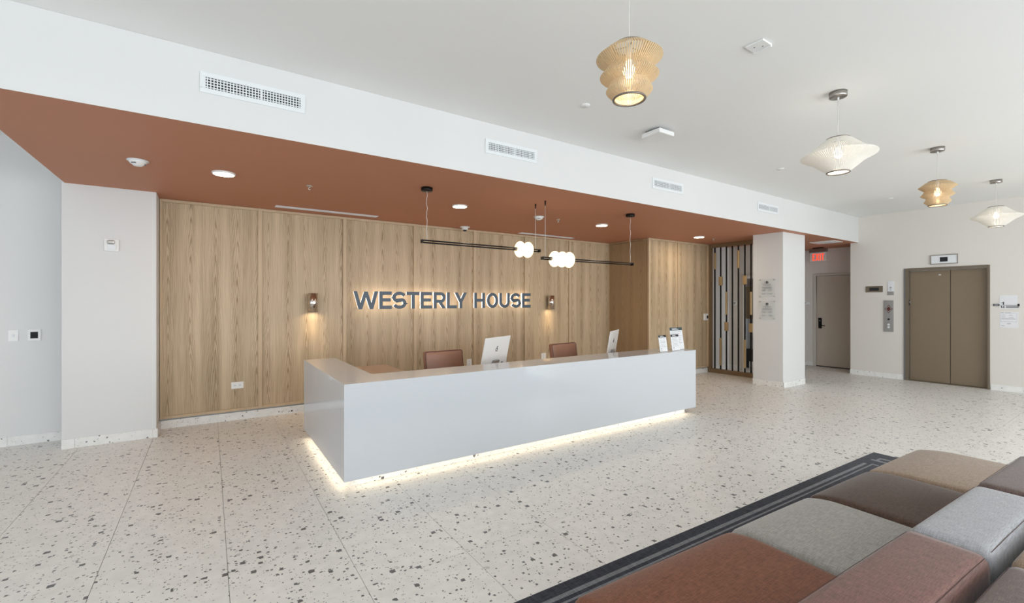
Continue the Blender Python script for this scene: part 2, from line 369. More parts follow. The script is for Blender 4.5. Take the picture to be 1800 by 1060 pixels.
for a, b in WIN_W:
    n += 1; o = empty('window_%d' % n, (-5.06, (a+b)/2, .3), kind='structure')
    fr = MB(); fr.box(-5.1, -5.03, a, b, .3, .36).box(-5.1, -5.03, a, b, 2.94, 3.0).box(-5.1, -5.03, a, a+.05, .36, 2.94).box(-5.1, -5.03, b-.05, b, .36, 2.94).box(-5.1, -5.03, (a+b)/2-.025, (a+b)/2+.025, .36, 2.94)
    part('window_frame', fr, m_black, o); part('pane', MB().box(-5.07, -5.062, a+.05, b-.05, .36, 2.94), m_pane, o)

# terrazzo skirting, a run of cut tiles
def skirt(name, p, q, nrm, joints, h=.098, t=.013):
    """p,q: ends on the wall plane; nrm: unit normal into the room; joints: distances from p where tiles meet"""
    p = Vector((p[0], p[1], 0)); q = Vector((q[0], q[1], 0)); L = (q-p).length; d = (q-p)/L; nr = Vector((nrm[0], nrm[1], 0))
    root = empty(name, tuple((p+q)/2), kind='structure'); cuts = [0]+[j for j in joints if 0.01 < j < L-.01]+[L]
    for a, b in zip(cuts, cuts[1:]):
        a2, b2 = a+(.001 if a else 0), b-(.001 if b < L else 0)
        c = p + d*(a2+b2)/2 + nr*t/2 + Vector((0, 0, h/2))
        MB().obox(c, d*(b2-a2)/2, nr*t/2, Vector((0, 0, h/2))).build('skirting_tile', m_skirt, root)
def jn(start, L, first, pitch=1.2):
    out = []; k = first
    while k < L: out.append(k); k += pitch
    return out
skirt('baseboard_left_recess', (-5, YL), (-1.262, YL), (0, -1), [2.06, 3.26-.02])
skirt('baseboard_left_pier', (-1.262, YP), (-.495, YP), (0, -1), [.10, .735])
skirt('baseboard_pier_side', (-.495, YP-.013), (-.495, YW), (1, 0), [])
skirt('baseboard_back', (-.48, YW), (XN, YW), (0, -1), jn(0, 7.5, .57))
skirt('baseboard_notch_side', (XN, YW-.013), (XN, YN-.013), (-1, 0), [.6])
skirt('baseboard_notch', (XN, YN), (XR-.12, YN), (0, -1), [1.3])

# ---------------- oak panelled wall: panels, battens, rails
def oak_wall(name, X_a, X_b, Y, edges, z0=.115, z1=ZS-.002):
    root = struct(name, MB().box(X_a, X_b, Y+.03, Y+.12, 0, ZS), m_wall)
    e = [X_a] + edges + [X_b]
    for i in range(len(e)-1):
        a = e[i]+(.022 if i else .006); b = e[i+1]-(.022 if i < len(e)-2 else .006)
        o = MB().box(0, b-a, 0, .028, 0, z1-z0-.066).build('panel', m_oak, root, bevel=.0012, seg=1)
        o.data.transform(Matrix.Translation(ORG[root.name])); o.location = (a, Y+.001, z0+.032)
    for k, xx in enumerate([X_a+.012]+edges+[X_b-.012]):
        wd = .024 if 0 < k < len(edges)+1 else .012
        o = MB().box(-wd, wd, -.026, .0295, 0, z1-z0).build('batten', m_oaks, root, bevel=.002, seg=1)
        o.location = (xx, Y, z0)
    for zz in (z0, z1-.034):
        o = MB().box(0, X_b-X_a, -.022, .0295, 0, .034).build('rail', m_oaks, root, bevel=.002, seg=1)
        o.location = (X_a, Y, zz)
    return root
oak_wall('wall_back', -.49, XN+.02, YW, [.555+1.0735*k for k in range(6)])
oak_wall('wall_notch', XN, XR-.10, YN, [7.91])
# side return of the notch, facing -x
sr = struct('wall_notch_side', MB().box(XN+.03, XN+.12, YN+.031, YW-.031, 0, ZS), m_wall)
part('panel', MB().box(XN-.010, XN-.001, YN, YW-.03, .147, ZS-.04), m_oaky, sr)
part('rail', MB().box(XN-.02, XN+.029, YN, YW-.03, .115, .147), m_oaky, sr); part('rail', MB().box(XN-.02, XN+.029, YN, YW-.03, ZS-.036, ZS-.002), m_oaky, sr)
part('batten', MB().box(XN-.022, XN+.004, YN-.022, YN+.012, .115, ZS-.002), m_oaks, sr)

# ---------------- column
col = struct('wall_column', MB().box(8.355, 9.17, 3.935, 4.46, 0, ZS), m_wall)
skirt('baseboard_column_front', (8.342, 3.935), (9.183, 3.935), (0, -1), [.42])
skirt('baseboard_column_side', (8.355, 4.46), (8.355, 3.922), (-1, 0), [.2])
skirt('baseboard_column_back', (9.17, 3.922), (9.17, 4.46), (1, 0), [.3])

# ---------------- elevator wall and hallway
EY0, EY1, EZ = 1.885, 3.03, 2.155
ew = MB().box(XE, XE+.1, EY1, YB+.14, 0, ZC).box(XE, XE+.1, -4.55, EY0, 0, ZC).box(XE, XE+.1, EY0, EY1, EZ, ZC).box(XE+.1, XH, YB+.04, YB+.14, 0, ZS)
struct('wall_elevator', ew, m_wallg)
skirt('baseboard_elevator_left', (XE, EY1+.03), (XE, YB+.14), (-1, 0), [.45])
skirt('baseboard_elevator_right', (XE, -1.0), (XE, EY0-.01), (-1, 0), [1.3, 2.5])
DY0, DY1, DZ = 4.02, 4.86, 2.12
hw = MB().box(XH, XH+.1, DY1, 7.0, 0, ZS).box(XH, XH+.1, YB+.14, DY0, 0, ZS).box(XH, XH+.1, DY0, DY1, DZ, ZS)
struct('wall_hallway', hw, m_wallg)
struct('wall_hallway_end', MB().box(XR, XH+.1, 6.82, 6.95, 0, ZS), m_wallg)
skirt('baseboard_hallway', (XH, 6.8), (XH, DY1+.06), (-1, 0), [.6, 1.5])
struct('wall_vestibule', MB().box(XR-.098, 9.80, YN+.03, YN+.13, 0, ZS), m_wall)
struct('wall_vestibule_side', MB().box(9.80, 9.88, 5.49, YN+.13, 0, ZS).box(9.80, 9.88, 4.5, 5.49, 2.13, ZS), m_wallg)
skirt('baseboard_vestibule', (XR, YN+.03), (9.79, YN+.03), (0, -1), [.4])
skirt('baseboard_vestibule_side', (9.80, YN+.01), (9.80, 5.50), (-1, 0), [])

# door_1 : hallway door
d1 = empty('door_1', (XH, (DY0+DY1)/2, 0), kind='structure')
part('door_frame', MB().box(XH-.02, XH+.1, DY1, DY1+.055, 0, DZ+.05).box(XH-.02, XH+.1, DY0-.055, DY0, 0, DZ+.05).box(XH-.02, XH+.1, DY0, DY1, DZ, DZ+.05), m_frame, d1, bevel=.003)
lf = part('door_leaf', MB().box(XH+.012, XH+.055, DY0+.004, DY1-.004, .018, DZ-.004), m_door, d1, bevel=.002)
part('threshold', MB().box(XH-.005, XH+.09, DY0, DY1, 0, .014), m_dark, d1)
part('lock_plate', MB().box(XH-.006, XH+.012, DY1-.115, DY1-.045, .89, 1.135), m_black, lf, bevel=.004)
part('lever_handle', MB().tube((XH-.03, DY1-.08, .955), (XH+.0, DY1-.08, .955), .012).tube((XH-.03, DY1-.075, .955), (XH-.03, DY1-.19, .955), .008), m_black, lf)
part('key_reader', MB().tube((XH-.009, DY1-.08, 1.07), (XH-.005, DY1-.08, 1.07), .013), m_steel, lf)
# dark door closer light line under the leaf comes from the threshold

# door_2 : elevator
d2 = empty('door_2', (XE, (EY0+EY1)/2, 0), kind='structure')
XD = XE+.085
part('elevator_frame', MB().box(XE-.012, XD+.02, EY1-.048, EY1, 0, EZ).box(XE-.012, XD+.02, EY0, EY0+.03, 0, EZ).box(XE-.012, XD+.02, EY0+.03, EY1-.048, EZ-.045, EZ), m_elevf, d2, bevel=.002)
part('jamb_guard', MB().box(XE-.014, XE+.09, EY1, EY1+.018, 0, EZ), m_greyd, d2)
ysm = atX(1670.5, 500, XD).y
part('door_leaf', MB().box(XD, XD+.03, ysm+.004, EY1-.05, .012, EZ-.047), m_elev, d2, bevel=.003)
part('door_leaf', MB().box(XD, XD+.03, EY0+.032, ysm-.004, .012, EZ-.047), m_elev, d2, bevel=.003)
part('shaft', MB().box(XD+.031, XD+.05, EY0+.03, EY1-.048, 0, EZ-.045), m_dark, d2)
part('sill', MB().box(XE, XD+.02, EY0+.03, EY1-.048, 0, .010), m_elevf, d2)
part('floor_sensor', MB().box(XE+.03, XE+.062, EY1-.056, EY1-.048, 1.45, 1.55).box(XE+.042, XE+.05, EY1-.059, EY1-.056, 1.485, 1.53, 1), [m_inkd, m_white], d2)
pp = atX(1652, 483, XD); part('sticker', MB().box(XD-.002, XD, pp.y-.016, pp.y+.016, pp.z-.009, pp.z+.009), m_paper, d2)

# ------------------------------------------------------------------ slatted divider screen
XS = 9.0
scr = empty('divider_screen', (XS, 5.1, 0), 'floor-to-soffit divider of black rods with brass sleeves, beside the white column', 'room divider')
YA, YZ = 4.47, YN-.001
part('post', MB().box(XS-.07, XS+.04, YZ-.055, YZ+.0, 0, ZS-.002), m_oakd, scr, bevel=.003)
part('bottom_rail', MB().box(XS-.045, XS+.045, YA, YZ-.056, .001, .085), m_oakd, scr, bevel=.003)
part('top_rail', MB().box(XS-.045, XS+.045, YA, YZ-.056, ZS-.075, ZS-.002), m_oakd, scr, bevel=.003)
rods = [atX(u, 500, XS).y for u in (1256.7, 1266.9, 1277, 1287.5, 1298, 1309.4, 1320.3)]
SL = {0: [(444.7, 473.6, .019)], 1: [(486.3, 501.6, .036), (594, 642, .019)], 2: [(513, 553, .016), (566, 581.5, .036)], 4: [(440, 471.3, .019)], 5: [(484.4, 500, .036), (597, 647, .019)], 6: [(513, 553.5, .016), (568.5, 584, .036)]}
for i, yy in enumerate(rods):
    rd = part('rod', MB().box(XS-.012, XS+.012, yy-.012, yy+.012, .085, ZS-.075), m_black, scr, bevel=.003)
    for (a, b, hw_) in SL.get(i, []):
        u = (1256.7, 1266.9, 1277, 1287.5, 1298, 1309.4, 1320.3)[i]; za = atX(u, a, XS).z; zb = atX(u, b, XS).z
        part('brass_sleeve', MB().box(XS-.02, XS+.02, yy-hw_, yy+hw_, zb, za), m_brass, rd, bevel=.004)

# ------------------------------------------------------------------ reception desk
DX0, DX1, DYF, DZT, DZB = .885, 5.485, 3.705, .862, .088
desk = empty('reception_desk', ((DX0+DX1)/2, 4.3, 0), 'long white quartz reception desk with a glowing toe-kick, in front of the oak wall', 'desk')
T = .04
part('front_panel', MB().box(DX0, DX1, DYF, DYF+T, DZB, DZT-T-.0002), m_quartz, desk)
part('counter_top', MB().add([(x, y, z) for z in (DZT-T, DZT) for x, y in ((DX0, DYF), (DX1, DYF), (DX1, 4.11), (1.222, 4.11), (1.222, 5.53), (DX0, 5.53))],
     [(5,4,3,2,1,0), (6,7,8,9,10,11), (0,1,7,6), (1,2,8,7), (2,3,9,8), (3,4,10,9), (4,5,11,10), (5,0,6,11)]), m_quartz, desk)
part('side_panel', MB().box(DX0, DX0+T, DYF+T, 5.53, DZB, DZT-T-.0002), m_quartz, desk)
part('end_panel', MB().box(DX1-T, DX1, DYF+T+.0002, 4.11, DZB, DZT-T-.0002), m_quartz, desk)
part('back_panel', MB().box(DX0+T, 1.222, 5.49, 5.53, DZB, DZT-T-.001), m_quartz, desk, bevel=.0025)
part('inner_panel', MB().box(1.19, 1.222, 4.11, 5.489, DZB, DZT-T-.001).box(1.223, DX1-T-.001, 4.09, 4.11, DZB, DZT-T-.001), m_oakd, desk)
PX0, PX1, PY = .965, 5.41, 3.825
cuts = [PX0, 1.33, 2.20, 3.02, 3.85, 4.65, PX1]
for a, b in zip(cuts, cuts[1:]):
    part('plinth_tile', MB().box(a+.001, b-.001, PY, PY+.015, .001, .0875), m_skirt, desk)
for a, b in zip([PY+.0155, 4.7], [4.7, 5.46]):
    part('plinth_tile', MB().box(PX0, PX0+.015, a, b-.001, .001, .0875), m_skirt, desk)
part('plinth_core', MB().box(PX0+.016, PX1, PY+.016, 4.08, .001, .0875).box(PX0+.016, 1.19, 4.08, 5.46, .001, .0875), m_dark, desk)
part('underside', MB().box(DX0+T, DX1-T, DYF+T, 4.08, .0885, .105).box(DX0+T, 1.189, 4.08, 5.48, .0885, .105), m_white, desk)
part('led_strip', MB().box(PX0, PX1-.02, PY-.022, PY-.012, .082, .0878), m_led, desk)
part('led_strip', MB().box(PX0-.022, PX0-.012, PY-.02, 5.44, .082, .0878), m_led, desk)
area('toe_kick_light', ((PX0+PX1)/2, 3.76, .0795), (0, 0, 0), PX1-PX0-.03, .02, 1.8, (1, .86, .66))
area('toe_kick_light', (.912, 4.62, .0795), (0, 0, 0), .02, 1.62, .72, (1, .86, .66))
part('work_surface', MB().box(1.223, 1.87, 4.75, 5.67, .69, .72), m_work, desk, bevel=.003)
part('work_surface', MB().box(1.223, 5.2, 4.111, 4.749, .69, .72), m_work, desk, bevel=.003)
for q in ((1.3, 1.84, 5.6, 5.63), (5.15, 5.18, 4.13, 4.72), (3.2, 3.23, 4.13, 4.72)): part('leg_panel', MB().box(*q, 0, .69), m_oakd, desk)

# ------------------------------------------------------------------ computers
def computer(px, py, top_z, th, label, wd=.547, hp=.36, tilt=12):
    """px,py,top_z : top-left corner of the panel seen from the lobby; th: turn of its width direction"""
    r = Vector((math.cos(th), math.sin(th), 0)); fn = Vector((math.sin(th), -math.cos(th), 0))     # fn points to the lobby
    tl = math.radians(tilt); up = Vector((fn.x*math.sin(tl), fn.y*math.sin(tl), math.cos(tl))); nn = r.cross(up).normalized()
    tlc = Vector((px, py, top_z)); c = tlc + r*wd/2 - up*hp/2
    if nn.dot(fn) < 0: nn = -nn
    base = Vector((c.x, c.y, .721)) - fn*.02
    root = empty('computer', tuple(base), label, 'computer', 'all-in-one computers on the desk')
    part('back_cover', MB().obox(c, r*wd/2, nn*.006, up*hp/2), m_white, root, bevel=.004)
    part('screen', MB().obox(c-nn*.0068, r*(wd/2-.01), nn*.0006, up*(hp/2-.03)), m_inkd, root)
    part('chin', MB().obox(c-up*(hp/2-.03)+nn*.0066, r*wd/2, nn*.001, up*.03), m_offw, root)
    lg = MB(); e = c+nn*.0072+up*.03
    pts = [e + r*(.018*math.cos(t)*(1+.12*math.cos(2*t))) + up*(.019*math.sin(t)-.004) for t in [2*PI*k/20 for k in range(20)]]
    lg.path(pts, .0035, 5, closed=True); lg.obox(e+up*.028+r*.006, (r+up)*.008, nn*.0015, (up-r)*.004)
    part('logo', lg, m_inkd, root)
    part('port_cluster', MB().obox(c-up*(hp/2-.035)+r*.17+nn*.0075, r*.018, nn*.0008, up*.006), m_inkd, root)
    hing = c - up*(hp/2-.05) + nn*.006
    part('stand', MB().obox(hing+nn*.02, r*.055, nn*.014, up*.035).obox((hing+nn*.04+base+fn*.07+Vector((0, 0, .004)))/2, r*.05, ((fn*.4+nn*.2).normalized())*.004, ((hing+nn*.04)-(base+fn*.07))/2).obox(base+Vector((0, 0, .004)), r*.08, fn*.085, Vector((0, 0, .004))), m_steel, root, bevel=.002)
    return root
computer(2.58, 4.385, 1.104, math.radians(25.6), 'white all-in-one computer with dark back logo, nearer one on the reception desk')
p2 = atY(1073, 583, 4.42); computer(p2.x, p2.y, 1.106, math.radians(31), 'white all-in-one computer turned almost edge-on, near the desk brochures', tilt=9)

# ------------------------------------------------------------------ chairs behind the desk
def chair(px, py, top, th, label, wd=.50):
    r = Vector((math.cos(th), math.sin(th), 0)); b = Vector((-math.sin(th), math.cos(th), 0)); Zv = Vector((0, 0, 1))   # b points away from the desk
    lean = .16; up = (Zv - b*lean*-1 if False else Zv + b*lean).normalized()
    tlc = Vector((px, py, top)); hb = .46; c = tlc + r*wd/2 - up*hb/2
    seat_c = c - up*(hb/2+.02) - b*.24; seat_c.z = .48
    root = empty('office_chair', (seat_c.x, seat_c.y, 0), label, 'chair', 'leather office chairs behind the desk')
    mb = cushion(-wd/2, wd/2, -.04, .04, -hb/2, hb/2, .022, n=12, side=.006)
    mb.v = [tuple(c + r*v[0] + b*v[1] + up*v[2]) for v in mb.v]; part('backrest', mb, m_leather, root)
    pf = MB(); hw2, hh = wd/2-.006, hb/2-.006
    loop = []
    for sx, sz in ((-1, -1), (1, -1), (1, 1), (-1, 1)):
        for k in range(4): 
            a = {(-1, -1): PI, (1, -1): 1.5*PI, (1, 1): 0, (-1, 1): .5*PI}[(sx, sz)] + k*PI/6
            loop.append(c + r*(sx*(hw2-.02)+.02*math.cos(a)) + up*(sz*(hh-.02)+.02*math.sin(a)) - b*.034)
    part('piping', pf.path(loop, .004, 5, closed=True), m_seam, root)
    mb = cushion(-wd/2, wd/2, -.25, .25, -.04, .04, .03, crown=.015, n=10); mb.v = [tuple(seat_c + r*v[0] + b*v[1] + Zv*v[2]) for v in mb.v]; part('seat', mb, m_leather, root)
    part('back_bar', MB().path([seat_c + b*.2 - Zv*.05, seat_c + b*.33 - Zv*.03, c - up*.12 + b*.06], .016, 8), m_chrome, root)
    part('gas_lift', MB().tube(seat_c - Zv*.04, (seat_c.x, seat_c.y, .1), .025), m_chrome, root)
    for k in range(5):
        t = k*2*PI/5 + .3; d = Vector((math.cos(t), math.sin(t), 0)); q = Vector((seat_c.x, seat_c.y, 0))
        lg = part('leg', MB().tube(q + Zv*.1, q + d*.27 + Zv*.075, .02, r2=.013), m_chrome, root)
        part('caster', MB().tube(q + d*.27 + Vector((-d.y, d.x, 0))*.02 + Zv*.03, q + d*.27 - Vector((-d.y, d.x, 0))*.02 + Zv*.03, .03, 14).tube(q + d*.27 + Zv*.04, q + d*.27 + Zv*.08, .008), m_black, lg)
chair(2.09, 4.98, .932, math.radians(2), 'brown leather office chair to the left of the nearer computer', .50)
q2 = atY(966.7, 605, 4.98); chair(q2.x, q2.y, q2.z, math.radians(8), 'brown leather office chair between the two computers', .52)

# ------------------------------------------------------------------ brochures and small plants
def bars(mb, c, r, up, nn, rows, mi):
    for (x, z, hw_, hh) in rows: mb.obox(c + r*x + up*z + nn*.0016, r*hw_, nn*.0006, up*hh, mi)
def leaflet(bl, br, h, head, label, hdr, dots=True, lean=.16):
    bl = Vector(bl); br = Vector(br); r = (br-bl).normalized(); wd = (br-bl).length; back = Vector((-r.y, r.x, 0)); up = (Vector((0, 0, 1)) + back*lean).normalized(); nn = -back
    nn = (nn - up*nn.dot(up)).normalized()
    root = empty('leaflet_stand', tuple((bl+br)/2), label, 'leaflet')
    c = (bl+br)/2 + up*(h/2) + Vector((0, 0, .004))
    part('acrylic_holder', MB().obox(c - nn*.003, r*(wd/2+.002), nn*.0012, up*h/2).obox((bl+br)/2 + back*.03 + Vector((0, 0, .002)), r*(wd/2+.002), back*.035, Vector((0, 0, .0015))), m_acry, root)
    sh = MB().obox(c, r*wd/2, nn*.001, up*h/2, 0)
    sh.obox(c + up*(h/2-head/2) + nn*.0016, r*wd/2, nn*.0005, up*head/2, 1)
    bars(sh, c, r, up, nn, [(-wd*.12, h/2-head*.33, wd*.20, head*.075), (-wd*.05, h/2-head*.68, wd*.27, head*.075)], 0)
    rows = []
    for k in range(7):
        z = h/2-head-h*(.07+.085*k); rows.append((-wd*.06 if k % 2 else 0, z, wd*(.32 if k % 3 else .38), h*.008))
    bars(sh, c + nn*.0002, r, up, nn, rows, 2)
    if dots: bars(sh, c + nn*.0004, r, up, nn, [(-wd*.27, -h*.33, wd*.06, h*.018), (-wd*.27, -h*.44, wd*.03, h*.01)], 3)
    part('printed_sheet', sh, [m_paper, hdr, m_ink, m_inkd], root)
def onc(u, v, dy=0): p = atZ(u, v, DZT); return (p.x, p.y+dy, DZT+.001)
a = onc(1162, 619.0); b = onc(1177, 617.6); leaflet((4.863, 3.80, DZT+.001), (5.015, 3.80, DZT+.001), .213, .030, 'small white leaflet stand with a black header, leftmost of the three on the desk', m_inkd)
leaflet((5.105, 3.795, DZT+.001), (5.27, 3.795, DZT+.001), .212, .030, 'small white leaflet stand with a black header, in front of the tall one', m_inkd)
leaflet((5.19, 3.86, DZT+.001), (5.455, 3.86, DZT+.001), .30, .040, 'tall white leaflet stand with a dark teal header at the desk end', m_teal)
for (u, v), lab in (((930, 631), 'tiny green succulent behind the counter, nearer the left computer'), ((1002, 626), 'tiny green succulent behind the counter, in front of the right chair')):
    p = atY(u, v+3, 4.3)
    root = empty('succulent', (p.x, 4.3, .721), lab, 'plant', 'tiny desk plants')
    part('pot', MB().lathe([(.03, .721), (.04, .735), (.042, .80), (.036, .80), (.034, .79)], (p.x, 4.3, 0), 20), m_pot, root)
    lv = MB()
    for k in range(12):
        t = k*2.4; e = .02+.035*((k % 3)/2); d = Vector((math.cos(t), math.sin(t), 0)); q0 = Vector((p.x, 4.3, .79)); zt = p.z+.008-.012*(k % 3)
        lv.tube(q0 + d*.008, Vector((p.x, 4.3, zt)) + d*e, .007, 6, r2=.001)
    part('leaves', lv, m_green, root)

# ------------------------------------------------------------------ lettering helpers (strokes)
def arc(cx, cz, rx, rz, a0, a1, n=14): return [(cx+rx*math.cos(math.radians(a0+(a1-a0)*i/n)), cz+rz*math.sin(math.radians(a0+(a1-a0)*i/n))) for i in range(n+1)]
def glyph(ch, w, h, s):
    """list of polylines (centre lines) in a w x h box for stroke width s"""
    a = s/2; x1 = w-a; z1 = h-a
    if ch == 'W': return [('d', [(a*.9, h), (w*.27, 0)]), ('d', [(w*.27, 0), (w*.5, h*.98)]), ('d', [(w*.5, h*.98), (w*.73, 0)]), ('d', [(w*.73, 0), (w-a*.9, h)])]
    if ch == 'E': return [('l', [(a, 0), (a, h)]), ('l', [(0, z1), (w, z1)]), ('l', [(0, h*.52), (w*.92, h*.52)]), ('l', [(0, a), (w, a)])]
    if ch == 'T': return [('l', [(w/2, 0), (w/2, h)]), ('l', [(0, z1), (w, z1)])]
    if ch == 'L': return [('l', [(a, 0), (a, h)]), ('l', [(0, a), (w, a)])]
    if ch == 'H': return [('l', [(a, 0), (a, h)]), ('l', [(x1, 0), (x1, h)]), ('l', [(a, h*.51), (x1, h*.51)])]
    if ch == 'Y': return [('d', [(a*.9, h), (w/2, h*.40)]), ('d', [(w-a*.9, h), (w/2, h*.40)]), ('l', [(w/2, 0), (w/2, h*.45)])]
    if ch == 'I': return [('l', [(w/2, 0), (w/2, h)])]
    if ch == 'X': return [('d', [(a, h), (w-a, 0)]), ('d', [(w-a, h), (a, 0)])]
    if ch == 'O': return [('c', arc(w/2, h/2, w/2-a, h/2-a, 0, 360, 36)[:-1])]
    if ch == 'U': return [('l', [(a, h)] + arc(w/2, w/2, w/2-a, w/2-a, 180, 360, 16) + [(x1, h)])]
    if ch == 'R':
        rr = (h*.52-a)/2+a*.0; zc = z1-(z1-h*.44)/2; r = (z1-h*.44)/2
        return [('l', [(a, 0), (a, h)]), ('l', [(0, z1), (w*.55, z1)] + arc(x1-r, zc, r, r, 90, -90, 12) + [(0, h*.44)]), ('d', [(w*.48, h*.44), (w-a*1.0, 0)])]
    if ch == 'S':
        R = h*.27-a*.35; cx = w/2; rx = w/2-a; zt = h-a-R; zb = a+R
        up_ = arc(cx, zt, rx, R, 25, 180, 14) + arc(cx, zt, rx, R, 180, 235, 5)
        lo = arc(cx, zb, rx, R, 55, 0, 5) + arc(cx, zb, rx, R, 0, -155, 14)
        return [('l', up_ + lo)]
    if ch == '1': return [('l', [(w*.6, 0), (w*.6, h)]), ('d', [(w*.6, h-a), (w*.1, h*.72)])]
    if ch == '2': return [('l', arc(w/2, h-a-h*.22, w/2-a, h*.22, 160, -30, 12) + [(a, a), (w, a)])]
    return []
def stroke_mesh(mb, O, r, up, nn, poly, s, d0, d1, closed=False, mi=0, clip=None):
    """extruded ribbon of width s along poly; O origin, r/up plane axes, nn normal; from d0 to d1 along nn"""
    P = [Vector((x, z)) for x, z in poly]; N = len(P); L_ = []; R_ = []
    for i, p in enumerate(P):
        if closed: a, b = P[i-1], P[(i+1) % N]
        else: a, b = P[max(i-1, 0)], P[min(i+1, N-1)]
        d = (b-a).normalized(); nrm = Vector((-d.y, d.x)); k = s/2
        if 0 < i < N-1 or closed:
            d1_ = (P[i]-P[i-1]).normalized(); cs = max(.5, abs(nrm.dot(Vector((-d1_.y, d1_.x))))); k = k/cs
        L_.append(p+nrm*k); R_.append(p-nrm*k)
    vs = []
    for dd in (d0, d1):
        for side in (L_, R_):
            for p in side: vs.append(O + r*p.x + up*p.y + nn*dd)
    def I(dd, side, i): return dd*2*N + side*N + i
    fs = []; rng = range(N) if closed else range(N-1)
    for i in rng:
        j = (i+1) % N
        fs += [(I(1,0,i), I(1,1,i), I(1,1,j), I(1,0,j)), (I(0,0,j), I(0,1,j), I(0,1,i), I(0,0,i)), (I(0,0,i), I(1,0,i), I(1,0,j), I(0,0,j)), (I(1,1,i), I(0,1,i), I(0,1,j), I(1,1,j))]
    if not closed: fs += [(I(0,0,0), I(0,1,0), I(1,1,0), I(1,0,0)), (I(0,1,N-1), I(0,0,N-1), I(1,0,N-1), I(1,1,N-1))]
    mb.add(vs, fs, mi)
def letter(mb, ch, O, r, up, nn, w, h, s, d0, d1, mi=0):
    for kk_, (kind, poly) in enumerate(glyph(ch, w, h, s)):
        d1 = d1 + .0003*(d1 > d0); d0 = d0 + .0003
        if kind == 'd':      # diagonal with horizontal ends
            (xa, za), (xb, zb) = poly; ang = math.atan2(abs(zb-za), abs(xb-xa)); hwid = s/2/math.sin(ang)
            vs = [O + r*(x+sg*hwid) + up*z + nn*dd for dd in (d0, d1) for (x, z) in ((xa, za), (xb, zb)) for sg in (-1, 1)]
            mb.add(vs, [(4,5,7,6), (0,2,3,1), (0,1,5,4), (2,6,7,3), (0,4,6,2), (1,3,7,5)], mi)
        else: stroke_mesh(mb, O, r, up, nn, poly, s, d0, d1, kind == 'c', mi)

# sign on the oak wall
YSG = 6.715
sign = empty('wall_sign', (3.35, YW-.03, 1.40), 'backlit slate lettering reading WESTERLY HOUSE on the oak wall', 'sign')
spans = [('W', 621.5, 664), ('E', 666.6, 688.4), ('S', 689.4, 714.2), ('T', 714.4, 737.8), ('E', 739.2, 759), ('R', 762.2, 783), ('L', 785.4, 803), ('Y', 799.5, 820), ('H', 833.5, 852.2), ('O', 855.8, 875.2), ('U', 877.6, 895.8), ('S', 897.6, 915.2), ('E', 917.5, 932.4)]
zA, zB = 1.407, 1.671
for ch, u0, u1 in spans:
    xa = atY(u0, 527, YSG).x; xb = atY(u1, 527, YSG).x; O = Vector((xa, YSG, zA)); r = Vector((1, 0, 0)); up = Vector((0, 0, 1)); nn = Vector((0, -1, 0))
    mb = MB(); letter(mb, ch, O, r, up, nn, xb-xa, zB-zA, .051, 0, .006); lt = part('letter', mb, m_letter, sign)
    mb = MB(); O2 = O + Vector((.003, 0, .003)); letter(mb, ch, O2, r, up, nn, xb-xa-.006, zB-zA-.006, .045, -.034, -.0005); part('halo', mb, m_halo, lt)
    for fx in (.2, .8): part('stud', MB().tube(O + r*((xb-xa)*(.5 if ch in 'TY' else .12 if fx < .5 or ch in 'LR' else .9 if ch in 'HU' else .5)) + up*((zB-zA)*fx if ch in 'TYLHER' else .02 if fx < .5 else zB-zA-.02) - nn*.034, O + r*((xb-xa)*(.5 if ch in 'TY' else .12 if fx < .5 or ch in 'LR' else .9 if ch in 'HU' else .5)) + up*((zB-zA)*fx if ch in 'TYLHER' else .02 if fx < .5 else zB-zA-.02) - nn*.0855, .004, 6), m_steel, lt)

# sconces
for u, lab in ((550.5, 'cylindrical nickel wall light left of the lettering'), (969, 'cylindrical nickel wall light right of the lettering')):
    c = atY(u, 530, 6.70); root = empty('wall_sconce', (c.x, 6.70, 1.375), lab, 'wall light', 'cylindrical wall lights on the oak wall')
    R_ = .062
    part('cylinder', MB().lathe([(R_, 1.375), (R_, 1.632)], (c.x, 6.70, 0), 64, caps=False).lathe([(R_-.003, 1.375), (R_-.003, 1.632)], (c.x, 6.70, 0), 64, caps=False).lathe([(R_-.003, 1.375), (R_, 1.375)], (c.x, 6.70, 0), 64, caps=False, smooth=False).lathe([(R_-.003, 1.632), (R_, 1.632)], (c.x, 6.70, 0), 64, caps=False, smooth=False), m_sconce, root)
    part('inner_cap', MB().lathe([(R_-.004, 1.61), (.0001, 1.61)], (c.x, 6.70, 0), 32), m_black, root)
    part('bracket', MB().box(c.x-.03, c.x+.03, 6.755, 6.80, 1.44, 1.56), m_nick, root)
    part('diffuser', MB().lathe([(R_-.004, 1.402), (0.0001, 1.402)], (c.x, 6.70, 0), 30), m_lens, root)
    l = bpy.data.lights.new('sconce_light', 'SPOT'); l.energy = 7; l.color = (1, .74, .42); l.spot_size = 1.15; l.spot_blend = .8; l.shadow_soft_size = .03
    lo = bpy.data.objects.new('sconce_light', l); COL.objects.link(lo); lo.location = (c.x, 6.70, 1.39)

